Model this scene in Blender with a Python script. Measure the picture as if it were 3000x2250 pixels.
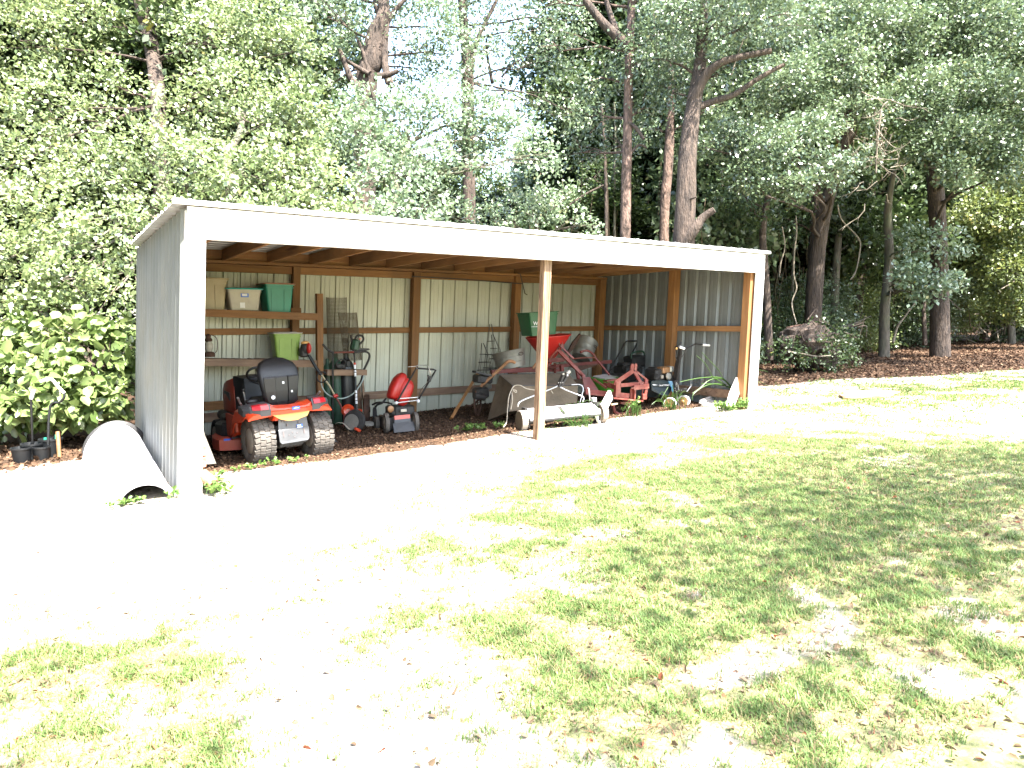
import bpy, math, random
import numpy as np
from mathutils import Vector, Matrix, noise
random.seed(7); RNG = np.random.default_rng(11)
for o in list(bpy.data.objects): bpy.data.objects.remove(o)
SC = bpy.context.scene; COL = SC.collection

# ------------------------------------------------ camera
cd = bpy.data.cameras.new('camera'); cam = bpy.data.objects.new('camera', cd); COL.objects.link(cam)
cd.sensor_width = 36.0; cd.lens = 24.34; cd.clip_start = 0.05; cd.clip_end = 600
yaw, pitch, roll = 0.592234, -0.088724, -0.00238
fw = Vector((math.sin(yaw)*math.cos(pitch), math.cos(yaw)*math.cos(pitch), math.sin(pitch)))
rt = Vector((math.cos(yaw), -math.sin(yaw), 0)); up = rt.cross(fw)
r2 = rt*math.cos(roll)+up*math.sin(roll); u2 = -rt*math.sin(roll)+up*math.cos(roll)
m = Matrix((r2, u2, -fw)).transposed().to_4x4(); m.translation = (-0.936, -6.611, 1.529)
cam.matrix_world = m; SC.camera = cam
# ------------------------------------------------ light and exposure
SUN_EL = math.radians(62.5); SUN_AZ = math.radians(174.5)   # compass direction of the sun, clockwise from +Y
w = bpy.data.worlds.new('World'); SC.world = w; w.use_nodes = True
nt = w.node_tree; nt.nodes.clear()
sky = nt.nodes.new('ShaderNodeTexSky'); sky.sky_type = 'NISHITA'; sky.sun_disc = False
sky.sun_elevation = SUN_EL; sky.sun_rotation = SUN_AZ; sky.air_density = 1.3; sky.dust_density = 2.5
bg = nt.nodes.new('ShaderNodeBackground'); bg.inputs[1].default_value = 0.15
wo = nt.nodes.new('ShaderNodeOutputWorld'); nt.links.new(sky.outputs[0], bg.inputs[0]); nt.links.new(bg.outputs[0], wo.inputs[0])
sl = bpy.data.lights.new('sun', 'SUN'); sl.energy = 5.0; sl.angle = math.radians(0.55); sl.color = (1, .95, .86)
so = bpy.data.objects.new('sun', sl); COL.objects.link(so)
sd = Vector((math.sin(SUN_AZ)*math.cos(SUN_EL), math.cos(SUN_AZ)*math.cos(SUN_EL), math.sin(SUN_EL)))
so.rotation_euler = sd.to_track_quat('Z', 'Y').to_euler(); so.location = (0, -20, 30)
SC.view_settings.view_transform = 'Standard'; SC.view_settings.look = 'None'
SC.view_settings.exposure = 3.0; SC.view_settings.gamma = 1.0
try: SC.view_settings.use_curve_mapping = False
except Exception: pass
SC.cycles.max_bounces = 8; SC.cycles.diffuse_bounces = 5; SC.cycles.glossy_bounces = 2; SC.cycles.transmission_bounces = 4
SC.cycles.transparent_max_bounces = 12; SC.cycles.sample_clamp_indirect = 8; SC.cycles.caustics_reflective = False; SC.cycles.caustics_refractive = False
SC.cycles.use_denoising = True

# ------------------------------------------------ materials
def _n(nt, t, **k):
    n = nt.nodes.new(t)
    for a, v in k.items(): setattr(n, a, v)
    return n
def mat(name, c1, c2=None, scale=6.0, rough=.6, metal=0.0, bump=0.0, bscale=None, stretch=(1, 1, 1), spec=.5, detail=5, lo=.35, hi=.65, speck=None, dirt=None, rv=0.0):
    """two colour noise material with bump; dirt=(colour, amount, scale) adds blotches, speck=(colour, scale, size) small dots"""
    M = bpy.data.materials.new(name); M.use_nodes = True; T = M.node_tree; L = T.links
    B = T.nodes['Principled BSDF']; B.inputs['Roughness'].default_value = rough; B.inputs['Metallic'].default_value = metal
    B.inputs['Specular IOR Level'].default_value = spec
    tc = _n(T, 'ShaderNodeTexCoord'); mp = _n(T, 'ShaderNodeMapping'); mp.inputs['Scale'].default_value = stretch
    L.new(tc.outputs['Object'], mp.inputs[0])
    nz = _n(T, 'ShaderNodeTexNoise'); nz.inputs['Scale'].default_value = scale; nz.inputs['Detail'].default_value = detail; nz.inputs['Roughness'].default_value = .6
    L.new(mp.outputs[0], nz.inputs[0])
    cr = _n(T, 'ShaderNodeValToRGB'); cr.color_ramp.elements[0].position = lo; cr.color_ramp.elements[1].position = hi
    c2 = c2 or tuple(x*.8 for x in c1)
    cr.color_ramp.elements[0].color = (*c2, 1); cr.color_ramp.elements[1].color = (*c1, 1)
    L.new(nz.outputs[0], cr.inputs[0]); out = cr.outputs[0]
    def mix(fac, col, a):
        mx = _n(T, 'ShaderNodeMix', data_type='RGBA'); L.new(fac, mx.inputs[0]); L.new(a, mx.inputs[6]); mx.inputs[7].default_value = (*col, 1)
        return mx.outputs[2]
    if dirt:
        n2 = _n(T, 'ShaderNodeTexNoise'); n2.inputs['Scale'].default_value = dirt[2]; n2.inputs['Detail'].default_value = 6; L.new(tc.outputs['Object'], n2.inputs[0])
        r = _n(T, 'ShaderNodeMapRange'); r.inputs[1].default_value = .45; r.inputs[2].default_value = .75; r.inputs[4].default_value = dirt[1]
        L.new(n2.outputs[0], r.inputs[0]); out = mix(r.outputs[0], dirt[0], out)
    if speck:
        v = _n(T, 'ShaderNodeTexVoronoi'); v.inputs['Scale'].default_value = speck[1]; L.new(tc.outputs['Object'] if stretch == (1, 1, 1) else mp.outputs[0], v.inputs[0])
        r = _n(T, 'ShaderNodeMapRange'); r.inputs[1].default_value = speck[2]; r.inputs[2].default_value = speck[2]*.5; L.new(v.outputs['Distance'], r.inputs[0])
        out = mix(r.outputs[0], speck[0], out)
    if rv:
        oi = _n(T, 'ShaderNodeObjectInfo'); mr = _n(T, 'ShaderNodeMapRange'); mr.inputs[3].default_value = 1-rv; mr.inputs[4].default_value = 1+rv*.6; L.new(oi.outputs['Random'], mr.inputs[0])
        hv = _n(T, 'ShaderNodeHueSaturation'); L.new(mr.outputs[0], hv.inputs['Value']); L.new(out, hv.inputs['Color']); out = hv.outputs[0]
    L.new(out, B.inputs['Base Color'])
    if bump:
        nb = _n(T, 'ShaderNodeTexNoise'); nb.inputs['Scale'].default_value = bscale or scale*3; nb.inputs['Detail'].default_value = 6; L.new(mp.outputs[0], nb.inputs[0])
        bp = _n(T, 'ShaderNodeBump'); bp.inputs['Strength'].default_value = bump; bp.inputs['Distance'].default_value = .02 if bump < 1 else .06
        L.new(nb.outputs[0], bp.inputs['Height']); L.new(bp.outputs[0], B.inputs['Normal'])
    return M
def leafmat(name, ca, cb, cc, rough=.42, trans=.3, spec=.5, ccfrac=.9):
    M = bpy.data.materials.new(name); M.use_nodes = True; T = M.node_tree; L = T.links
    B = T.nodes['Principled BSDF']; B.inputs['Roughness'].default_value = rough; B.inputs['Specular IOR Level'].default_value = spec
    at = _n(T, 'ShaderNodeAttribute', attribute_name='rnd')
    cr = _n(T, 'ShaderNodeValToRGB'); e = cr.color_ramp.elements; e[0].position = .05; e[0].color = (*ca, 1); e[1].position = .8; e[1].color = (*cb, 1)
    n = e.new(ccfrac); n.color = (*cb, 1); n = e.new(min(ccfrac+.04, 1)); n.color = (*cc, 1)
    L.new(at.outputs['Fac'], cr.inputs[0]); L.new(cr.outputs[0], B.inputs['Base Color'])
    tr = _n(T, 'ShaderNodeBsdfTranslucent'); hs = _n(T, 'ShaderNodeHueSaturation'); hs.inputs['Value'].default_value = 1.4; hs.inputs['Hue'].default_value = .485
    L.new(cr.outputs[0], hs.inputs['Color']); L.new(hs.outputs[0], tr.inputs[0])
    ms = _n(T, 'ShaderNodeMixShader'); ms.inputs[0].default_value = trans; L.new(B.outputs[0], ms.inputs[1]); L.new(tr.outputs[0], ms.inputs[2])
    L.new(ms.outputs[0], T.nodes['Material Output'].inputs[0])
    return M
def wood(n, c1, c2, ax):
    st = [26, 26, 26]; st[ax] = 1.6
    return mat(n, c1, c2, scale=1.0, rough=.75, bump=.25, bscale=2.2, stretch=tuple(st), detail=7, lo=.3, hi=.7, speck=((.10, .035, .012), .22, .13), dirt=((.12, .065, .03), .6, 1.6), rv=.3)
WC, WD = (.29, .14, .047), (.19, .083, .027)
M = dict(
 wx=wood('pine_board_x', WC, WD, 0), wy=wood('pine_board_y', (.36, .185, .075), (.25, .12, .045), 1), wz=wood('pine_board_z', WC, WD, 2),
 oldx=mat('old_board', (.26, .17, .11), (.17, .10, .065), scale=1, stretch=(1.6, 20, 20), rough=.85, bump=.3, bscale=2, dirt=((.09, .06, .05), .6, 2)),
 postw=mat('weathered_post', (.30, .20, .125), (.12, .07, .04), scale=1, stretch=(34, 34, 1.4), rough=.85, bump=.8, bscale=2, detail=8, lo=.43, hi=.56, speck=((.12, .06, .03), .3, .12)),
 galval=mat('galvalume_end_wall', (.19, .208, .21), (.15, .165, .168), scale=1.4, rough=.4, metal=.05, dirt=((.2, .18, .13), .3, 1.5)),
 panel=mat('painted_steel_panel', (.43, .44, .37), (.39, .40, .34), scale=1.2, rough=.38, metal=.15, dirt=((.24, .22, .16), .45, 1.1)),
 roof=mat('galvanised_roof_panel', (.52, .53, .53), (.44, .45, .45), scale=3, rough=.35, metal=.5),
 trim=mat('white_trim_metal', (.80, .80, .79), (.74, .74, .74), scale=2, rough=.35, dirt=((.5, .47, .42), .15, 2)),
 nail=mat('dark_screw', (.12, .1, .1), rough=.5),
 black=mat('black_plastic', (.010, .0105, .012), (.007, .0075, .0085), rough=.42),
 seat=mat('black_vinyl', (.013, .013, .015), (.009, .009, .011), scale=20, rough=.45, bump=.15, bscale=160),
 rubber=mat('dusty_tyre_rubber', (.12, .105, .09), (.05, .045, .04), scale=9, rough=.85, bump=.15, bscale=60),
 darkrub=mat('dark_rubber', (.022, .020, .019), (.012, .011, .011), scale=10, rough=.8),
 rim=mat('cream_wheel_rim', (.34, .31, .27), (.22, .19, .155), scale=8, rough=.5, dirt=((.16, .12, .09), .6, 9)),
 orange=mat('orange_paint', (.52, .05, .014), (.45, .04, .012), scale=3, rough=.28, spec=.6),
 dorange=mat('dusty_orange_paint', (.34, .038, .016), (.24, .033, .018), scale=7, rough=.5, dirt=((.12, .07, .04), .5, 7)),
 grey=mat('grey_plastic', (.05, .052, .058), (.038, .04, .044), rough=.5),
 plate=mat('grey_hitch_plate', (.10, .104, .112), (.07, .072, .078), scale=8, rough=.45, metal=.2),
 engine=mat('dark_engine_metal', (.032, .029, .027), (.012, .011, .0105), scale=14, rough=.6, bump=.3, bscale=60),
 tank=mat('tan_plastic_tank', (.66, .36, .12), (.58, .3, .1), scale=4, rough=.45),
 taill=mat('red_lens', (.38, .008, .014), (.3, .007, .012), rough=.3),
 blue=mat('blue_badge', (.03, .12, .55), (.02, .1, .48), rough=.35),
 white=mat('white_paint', (.8, .8, .78), (.7, .7, .68), rough=.5, dirt=((.45, .38, .3), .3, 5)),
 label=mat('white_print', (.75, .76, .78), rough=.5),
 red=mat('red_plastic', (.44, .02, .014), (.34, .015, .012), scale=4, rough=.4, dirt=((.3, .05, .04), .3, 6)),
 redp=mat('faded_red_paint', (.17, .026, .019), (.10, .017, .014), scale=7, rough=.6, bump=.1, dirt=((.12, .05, .035), .75, 9)),
 redl=mat('red_frame_paint', (.18, .03, .02), (.12, .022, .016), scale=7, rough=.5, dirt=((.35, .2, .15), .4, 9)),
 rust=mat('rusty_iron', (.08, .036, .02), (.035, .018, .012), scale=9, rough=.85, bump=.3),
 galv=mat('galvanised_tub_metal', (.28, .27, .235), (.19, .18, .16), scale=5, rough=.5, metal=.35, dirt=((.2, .14, .09), .5, 4)),
 steel=mat('bright_tube_steel', (.5, .5, .5), (.38, .38, .38), scale=12, rough=.3, metal=.8),
 sweep=mat('pale_grey_housing_paint', (.55, .56, .60), (.47, .48, .52), scale=5, rough=.35, dirt=((.3, .28, .26), .3, 5)),
 canvas=mat('grey_canvas_bag', (.125, .098, .065), (.08, .062, .04), scale=5, rough=.9, bump=.3, bscale=30, dirt=((.13, .09, .06), .7, 2.5)),
 tan=mat('tan_plastic', (.36, .30, .185), (.32, .265, .16), rough=.5),
 teal=mat('teal_green_plastic', (.02, .21, .15), (.018, .18, .13), rough=.4),
 tealid=mat('teal_lid_plastic', (.03, .34, .32), (.03, .3, .28), rough=.4),
 brownlid=mat('brown_lid_plastic', (.3, .15, .10), (.25, .12, .08), rough=.5),
 clear=mat('cloudy_clear_plastic', (.46, .43, .37), (.34, .31, .25), scale=9, rough=.25, dirt=((.16, .13, .12), .6, 9)),
 lime=mat('lime_green_plastic', (.21, .33, .065), (.18, .29, .055), rough=.4),
 lgrey=mat('light_grey_lid', (.42, .39, .37), rough=.5),
 dgreen=mat('dark_green_plastic', (.010, .085, .03), (.008, .068, .024), rough=.4, dirt=((.05, .09, .05), .3, 4)),
 tgreen=mat('green_tank_paint', (.025, .075, .042), (.014, .045, .025), scale=7, rough=.5, dirt=((.05, .05, .03), .6, 5)),
 bgreen=mat('bright_green_plastic', (.06, .24, .02), (.05, .2, .017), rough=.4),
 mesh=mat('rusty_wire_mesh', (.10, .078, .05), (.07, .052, .035), scale=20, rough=.8),
 wire=mat('dark_wire', (.05, .045, .04), rough=.6),
 rope=mat('pale_rope', (.42, .37, .3), (.3, .26, .2), scale=60, rough=.9),
 hose=mat('pale_hose', (.35, .42, .40), rough=.45),
 dwood=mat('worn_handle_wood', (.30, .15, .07), (.2, .095, .04), scale=1, stretch=(8, 8, 8), rough=.7, bump=.2),
 greyw=mat('painted_old_board', (.62, .60, .58), (.45, .41, .38), scale=1, stretch=(20, 20, 2), rough=.8, bump=.3, bscale=2, dirt=((.3, .22, .18), .4, 5)),
 concrete=mat('grey_stone', (.40, .38, .34), (.28, .26, .22), scale=9, rough=.95, bump=.5, bscale=30),
 brick=mat('red_brick', (.45, .2, .13), (.33, .13, .08), scale=12, rough=.9, bump=.4, bscale=40),
 log=mat('cut_log_bark', (.30, .19, .11), (.18, .11, .06), scale=10, rough=.9, bump=.5, bscale=30),
 culv=mat('white_corrugated_plastic', (.50, .50, .54), (.42, .42, .46), scale=4, rough=.5, dirt=((.35, .3, .26), .35, 4)),
 bblack=mat('black_corrugated_plastic', (.03, .03, .032), rough=.5),
 bluegreen=mat('blue_fender_paint', (.03, .15, .24), (.025, .12, .2), rough=.35),
 teald=mat('dark_teal_paint', (.007, .017, .021), (.005, .012, .015), rough=.4),
 copper=mat('dented_tank_brown', (.25, .12, .05), (.36, .22, .12), scale=12, rough=.45, metal=.2),
 yhub=mat('yellow_hub', (.32, .20, .08), (.24, .14, .06), rough=.55),
 bark=mat('brown_bark', (.085, .06, .046), (.028, .02, .016), scale=1, stretch=(14, 14, 2.6), rough=.95, bump=1.0, bscale=2.6, detail=8),
 barkp=mat('pine_bark', (.14, .09, .07), (.045, .03, .023), scale=1, stretch=(11, 11, 4), rough=.95, bump=1.0, bscale=2.2, detail=8, lo=.4, hi=.6),
 barkg=mat('grey_bark', (.13, .11, .085), (.055, .047, .038), scale=1, stretch=(14, 14, 3), rough=.95, bump=.8, bscale=2.6, detail=8, dirt=((.1, .14, .06), .5, 2)),
 twig=mat('bare_grey_twig', (.20, .165, .125), (.11, .09, .065), scale=9, rough=.85),
 vine=mat('hanging_vine_bark', (.12, .09, .055), (.065, .048, .028), scale=9, rough=.9),
 pipe=mat('white_plastic_pipe', (.5, .48, .52), rough=.4),
 pot=mat('black_plant_pot', (.007, .009, .011), (.005, .006, .008), rough=.5),
 lf_lit=leafmat('sunlit_green_leaf', (.07, .11, .04), (.22, .275, .12), (.44, .42, .18), rough=.32, trans=.25, spec=.9),  # leaf colour lifted, with the sunlight on the left trees put into it
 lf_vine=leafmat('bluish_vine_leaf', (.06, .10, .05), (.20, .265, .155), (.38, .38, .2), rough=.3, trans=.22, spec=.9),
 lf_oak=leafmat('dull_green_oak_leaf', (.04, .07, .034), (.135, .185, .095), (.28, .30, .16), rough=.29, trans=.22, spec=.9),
 lf_dark=leafmat('shaded_green_leaf', (.02, .04, .014), (.06, .095, .03), (.13, .13, .03), rough=.42, trans=.3),  # low leaf colour that carries the shade inside the wood
 lf_deep=leafmat('shaded_far_wood_leaf', (.012, .022, .008), (.035, .055, .018), (.07, .08, .025), rough=.55, trans=.2),  # darker still: canopy shade of the deep wood is painted into the leaves
 lf_yel=leafmat('yellow_green_leaf', (.05, .08, .022), (.13, .16, .045), (.26, .22, .06), rough=.45, trans=.3),
 lf_bush=leafmat('broad_pale_leaf', (.08, .135, .035), (.19, .25, .095), (.36, .38, .16), rough=.33, trans=.28, spec=.7),
 lf_weed=leafmat('weed_leaf', (.05, .11, .02), (.13, .22, .05), (.28, .3, .12), rough=.45, trans=.35, ccfrac=.93),
 grass=leafmat('lawn_grass_blade', (.07, .125, .032), (.135, .205, .06), (.28, .22, .11), rough=.55, trans=.3, spec=.3, ccfrac=.82),
 straw=leafmat('dry_straw', (.10, .07, .045), (.26, .19, .12), (.25, .09, .05), rough=.8, trans=.15, spec=.2),
 litter=leafmat('brown_leaf_litter', (.04, .025, .016), (.105, .062, .038), (.20, .135, .085), rough=.85, trans=.1, spec=.2),
)

# ------------------------------------------------ mesh builder
SH = 0.05346                     # the whole shed leans a little to the right
GX, GY = 0.02906, -0.01036
def gz(x, y):
    "height of the ground"
    xx = x if x < 26 else 26+(x-26)*.3
    yy = y if y < 8 else 8
    return GX*xx+GY*yy
def bump_h(x, y):
    v = Vector((x*.55, y*.55, 0)); v2 = Vector((x*3.1, y*3.1, 4)); v3 = Vector((x*9, y*9, 9))
    inside = 0 < x < 8 and .6 < y < 3.7
    a = .02 if not inside else .012
    return a*noise.noise(v)+.010*noise.noise(v2)+(.006 if inside else .004)*noise.noise(v3)
def GZ(x, y): return gz(x, y)+bump_h(x, y)

class MB:
    def __init__(s): s.v = []; s.f = []; s.m = []; s.X = Matrix(); s.mi = 0
    def pt(s, p): s.v.append(s.X @ Vector(p)); return len(s.v)-1
    def add(s, vs, fs):
        b = len(s.v)
        for p in vs: s.v.append(s.X @ Vector(p))
        for f in fs: s.f.append(tuple(b+i for i in f)); s.m.append(s.mi)
        return s
    def quad(s, a, b, c, d): return s.add([a, b, c, d], [(0, 1, 2, 3)])
    def box(s, lo, hi):
        (a, b, c), (d, e, f) = lo, hi
        return s.add([(a,b,c),(d,b,c),(d,e,c),(a,e,c),(a,b,f),(d,b,f),(d,e,f),(a,e,f)],
                     [(0,3,2,1),(4,5,6,7),(0,1,5,4),(1,2,6,5),(2,3,7,6),(3,0,4,7)])
    def hexa(s, P): return s.add(P, [(0,3,2,1),(4,5,6,7),(0,1,5,4),(1,2,6,5),(2,3,7,6),(3,0,4,7)])
    def cbox(s, c, sz, rot=None, ch=0.0):
        "box by centre and size, optional chamfer"
        X0 = s.X; s.X = X0 @ Matrix.Translation(Vector(c)) @ (rot if rot else Matrix())
        x, y, z = sz[0]/2, sz[1]/2, sz[2]/2
        if ch <= 0: s.box((-x,-y,-z), (x,y,z))
        else:
            def ring(k, zz): return [(-x+k,-y+k*0,zz)]
            r = []
            def sec(i, zz):
                a = x-i; b = y-i; q = min(ch, a, b)
                return [(-a+q,-b,zz),(a-q,-b,zz),(a,-b+q,zz),(a,b-q,zz),(a-q,b,zz),(-a+q,b,zz),(-a,b-q,zz),(-a,-b+q,zz)]
            s.loft([sec(ch*.6,-z), sec(0,-z+ch*.6), sec(0,z-ch*.6), sec(ch*.6,z)], cap=True)
        s.X = X0; return s
    def loft(s, rings, cap=True, closed=True):
        n = len(rings[0]); V = [p for r in rings for p in r]; F = []
        for k in range(len(rings)-1):
            for i in range(n if closed else n-1):
                j = (i+1) % n; F.append((k*n+i, k*n+j, (k+1)*n+j, (k+1)*n+i))
        if cap and closed: F.append(tuple(range(n-1, -1, -1))); F.append(tuple((len(rings)-1)*n+i for i in range(n)))
        return s.add(V, F)
    def beam(s, p0, p1, w, h, upv=(0, 0, 1)):
        "rectangular bar from p0 to p1, w sideways, h along upv"
        p0 = Vector(p0); p1 = Vector(p1); d = (p1-p0).normalized(); u = Vector(upv)
        r = d.cross(u)
        if r.length < 1e-3: r = d.cross(Vector((1, 0, 0)))
        r.normalize(); u = r.cross(d).normalized(); a = r*w/2; b = u*h/2
        return s.hexa([p0-a-b, p0+a-b, p1+a-b, p1-a-b, p0-a+b, p0+a+b, p1+a+b, p1-a+b])
    def tube(s, P, r, n=8, cap=True):
        P = [Vector(p) for p in P]; rs = r if isinstance(r, (list, tuple)) else [r]*len(P)
        rings = []; prev = None
        for i, p in enumerate(P):
            d = (P[min(i+1, len(P)-1)]-P[max(i-1, 0)])
            d = d.normalized() if d.length > 1e-9 else Vector((0, 0, 1))
            if prev is None:
                a = d.cross(Vector((0, 0, 1)))
                if a.length < .1: a = d.cross(Vector((1, 0, 0)))
            else: a = prev-d*prev.dot(d)
            a.normalize(); prev = a; b = d.cross(a)
            rings.append([p+a*math.cos(2*math.pi*k/n)*rs[i]+b*math.sin(2*math.pi*k/n)*rs[i] for k in range(n)])
        return s.loft(rings, cap)
    def cyl(s, p0, p1, r0, r1=None, n=16): return s.tube([p0, p1], [r0, r1 if r1 is not None else r0], n)
    def lathe(s, c, axis, prof, n=24, cap=True):
        "profile of (radius, offset along axis) turned round an axis through c"
        c = Vector(c); d = Vector(axis).normalized(); a = d.cross(Vector((0, 0, 1)))
        if a.length < .1: a = d.cross(Vector((1, 0, 0)))
        a.normalize(); b = d.cross(a)
        return s.loft([[c+d*o+(a*math.cos(2*math.pi*k/n)+b*math.sin(2*math.pi*k/n))*r for k in range(n)] for r, o in prof], cap)
    def ball(s, c, r, n=12, m=8):
        r = (r, r, r) if not hasattr(r, '__len__') else r
        return s.loft([[(c[0]+r[0]*math.sin(t)*math.cos(2*math.pi*k/n), c[1]+r[1]*math.sin(t)*math.sin(2*math.pi*k/n), c[2]-r[2]*math.cos(t)) for k in range(n)]
                       for t in [math.pi*max(.03, min(.97, i/m)) for i in range(m+1)]])
    def prism(s, pts, v):
        "closed outline pts (3-D) extruded by v"
        v = Vector(v); A = [Vector(p) for p in pts]
        return s.loft([A, [p+v for p in A]])
    def build(s, name, mt, parent=None, shear=False, smooth=0, **props):
        V = s.v
        if shear: V = [Vector((p.x+SH*p.z, p.y, p.z)) for p in V]
        if parent is not None:
            o0 = parent.get('_w') or (0, 0, 0); o0 = Vector(o0)
        else: o0 = Vector((0, 0, 0))
        org = Vector((0, 0, 0))
        if parent is None and V:
            lo = Vector((min(p.x for p in V), min(p.y for p in V), min(p.z for p in V))); hi = Vector((max(p.x for p in V), max(p.y for p in V), 0))
            org = Vector(((lo.x+hi.x)/2, (lo.y+hi.y)/2, lo.z))
            o0 = org
        me = bpy.data.meshes.new(name); me.from_pydata([p-o0 for p in V], [], s.f)
        mats = mt if isinstance(mt, (list, tuple)) else [mt]
        for k in mats: me.materials.append(M[k] if isinstance(k, str) else k)
        if len(mats) > 1: me.polygons.foreach_set('material_index', s.m)
        me.validate(); me.update()
        if smooth:
            me.polygons.foreach_set('use_smooth', [True]*len(me.polygons))
            try: me.set_sharp_from_angle(angle=math.radians(smooth))
            except Exception: pass
        o = bpy.data.objects.new(name, me); COL.objects.link(o)
        if parent is not None: o.parent = parent; o['_w'] = tuple(o0)
        else: o.location = org; o['_w'] = tuple(org)
        for k, v in props.items(): o[k] = v
        return o
def thing(name, label, cat, loc=(0, 0, 0), group=None):
    o = bpy.data.objects.new(name, None); COL.objects.link(o); o.location = loc; o['_w'] = tuple(loc); o.empty_display_size = .1
    o['label'] = label; o['category'] = cat
    if group: o['group'] = group
    return o
def tag(o, label, cat, group=None):
    o['label'] = label; o['category'] = cat
    if group: o['group'] = group
    return o
def part(name, mt, parent, fn, **k):
    b = MB(); fn(b); return b.build(name, mt, parent, **k)
def arc(c, r, a0, a1, n, e1, e2):
    c = Vector(c); e1 = Vector(e1); e2 = Vector(e2)
    return [c+e1*r*math.cos(a0+(a1-a0)*i/n)+e2*r*math.sin(a0+(a1-a0)*i/n) for i in range(n+1)]
def smoothp(P, k=4):
    "Catmull-Rom through points"
    P = [Vector(p) for p in P]; out = []
    for i in range(len(P)-1):
        a = P[max(i-1, 0)]; b = P[i]; c = P[i+1]; d = P[min(i+2, len(P)-1)]
        for j in range(k):
            t = j/k; out.append(.5*((2*b)+(c-a)*t+(2*a-5*b+4*c-d)*t*t+(3*b-a-3*c+d)*t**3))
    out.append(P[-1]); return out

# leaf clouds, built with numpy
UPN = .55
def leaf_mesh(name, C, N, Lg, Wd, R, mt, fold=0.0, flat=True):
    "C centres, N long axis, one diamond or folded leaf each"
    n = len(C); A = N/np.linalg.norm(N, axis=1, keepdims=True)
    q = RNG.normal(size=(n, 3))*UPN+np.array([0, -.45, .9])*(1 if flat else 0)+(RNG.normal(size=(n, 3)) if not flat else 0); S = np.cross(A, q); S /= np.linalg.norm(S, axis=1, keepdims=True)+1e-9
    U = np.cross(S, A); L_ = Lg[:, None]; W_ = Wd[:, None]
    if fold == 0:
        V = np.stack([C, C+A*L_*.45+S*W_, C+A*L_, C+A*L_*.45-S*W_], 1).reshape(-1, 3); k = 4
        idx = np.arange(4*n); nf = n; ls = np.arange(0, 4*n, 4); lt = np.full(n, 4)
        rn = R
    else:
        V = np.stack([C, C+A*L_*.28+S*W_*.85+U*L_*fold, C+A*L_*.68+S*W_*.8+U*L_*fold, C+A*L_-U*L_*fold*.8, C+A*L_*.68-S*W_*.8+U*L_*fold, C+A*L_*.28-S*W_*.85+U*L_*fold], 1).reshape(-1, 3)
        b = (np.arange(n)*6)[:, None]
        idx = np.concatenate([b+np.array([[0, 1, 2, 3]]), b+np.array([[0, 3, 4, 5]])], 1).reshape(-1)
        nf = 2*n; ls = np.arange(0, 8*n, 4); lt = np.full(nf, 4); rn = np.repeat(R, 2)
    me = bpy.data.meshes.new(name); me.vertices.add(len(V)); me.vertices.foreach_set('co', V.astype(np.float32).reshape(-1))
    me.loops.add(len(idx)); me.loops.foreach_set('vertex_index', idx.astype(np.int32))
    me.polygons.add(nf); me.polygons.foreach_set('loop_start', ls.astype(np.int32)); me.polygons.foreach_set('loop_total', lt.astype(np.int32))
    me.update(calc_edges=True)
    at = me.attributes.new('rnd', 'FLOAT', 'FACE'); at.data.foreach_set('value', rn.astype(np.float32))
    me.materials.append(M[mt]); return me
def foliage_points(blobs, dens, per, spread, down=.2, hollow=.55):
    Cs, Ns, Rs = [], [], []
    for b in blobs:
        c = np.array(b[:3]); r = np.array(b[3] if hasattr(b[3], '__len__') else (b[3], b[3], b[3]*.8))
        dn = dens*(b[4] if len(b) > 4 else 1)
        k = max(4, int(dn*4*math.pi*(r.mean()**2)))
        d = RNG.normal(size=(k, 3)); d /= np.linalg.norm(d, axis=1, keepdims=True)
        rad = hollow+(1.12-hollow)*RNG.random(k)**.7
        lump = 1+.22*np.sin(d[:, 0]*5+c[0]*3)*np.cos(d[:, 2]*6+c[1]*2)
        sc = c+d*r*rad[:, None]*lump[:, None]
        tone = RNG.random(k)*.5
        P = sc[:, None, :]+RNG.normal(size=(k, per, 3))*spread*np.array([1, 1, .6])
        nn = d[:, None, :]*.7+RNG.normal(size=(k, per, 3))*.75+np.array([0, 0, -down])
        R = tone[:, None]+RNG.random((k, per))*.5
        Cs.append(P.reshape(-1, 3)); Ns.append(nn.reshape(-1, 3)); Rs.append(R.reshape(-1))
    return np.concatenate(Cs), np.concatenate(Ns), np.concatenate(Rs)
def crown(parent, blobs, mt, leaf=.07, dens=9, per=16, spread=.13, wr=.24, down=.2, fold=0.0, name='crown', hollow=.55, cut=None):
    C, N, R = foliage_points(blobs, dens, per, spread, down, hollow)
    if cut is not None: k = cut(C); C, N, R = C[k], N[k], R[k]
    n = len(C); Lg = leaf*(.6+.8*RNG.random(n)); me = leaf_mesh(name, C-np.array(parent['_w']), N, Lg, Lg*wr, R, mt, fold)
    o = bpy.data.objects.new(name, me); COL.objects.link(o); o.parent = parent; o['_w'] = parent['_w']
    return o
def wob(P, a, seed=0):
    r = random.Random(seed); return [Vector(p)+Vector((r.uniform(-a, a), r.uniform(-a, a), r.uniform(-a, a)*.3)) for p in P]
def limb_to(mb, a, b, r0, r1, seed=0, n=6, bend=.12):
    a = Vector(a); b = Vector(b); L = (b-a).length; r = random.Random(seed)
    P = [a.lerp(b, t)+Vector((r.uniform(-1, 1), r.uniform(-1, 1), r.uniform(-.2, 1)))*L*bend*math.sin(t*math.pi)*(.5) for t in [i/5 for i in range(6)]]
    mb.tube(smoothp(P, 2), [r0+(r1-r0)*i/10 for i in range(11)], n); return P
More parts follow.
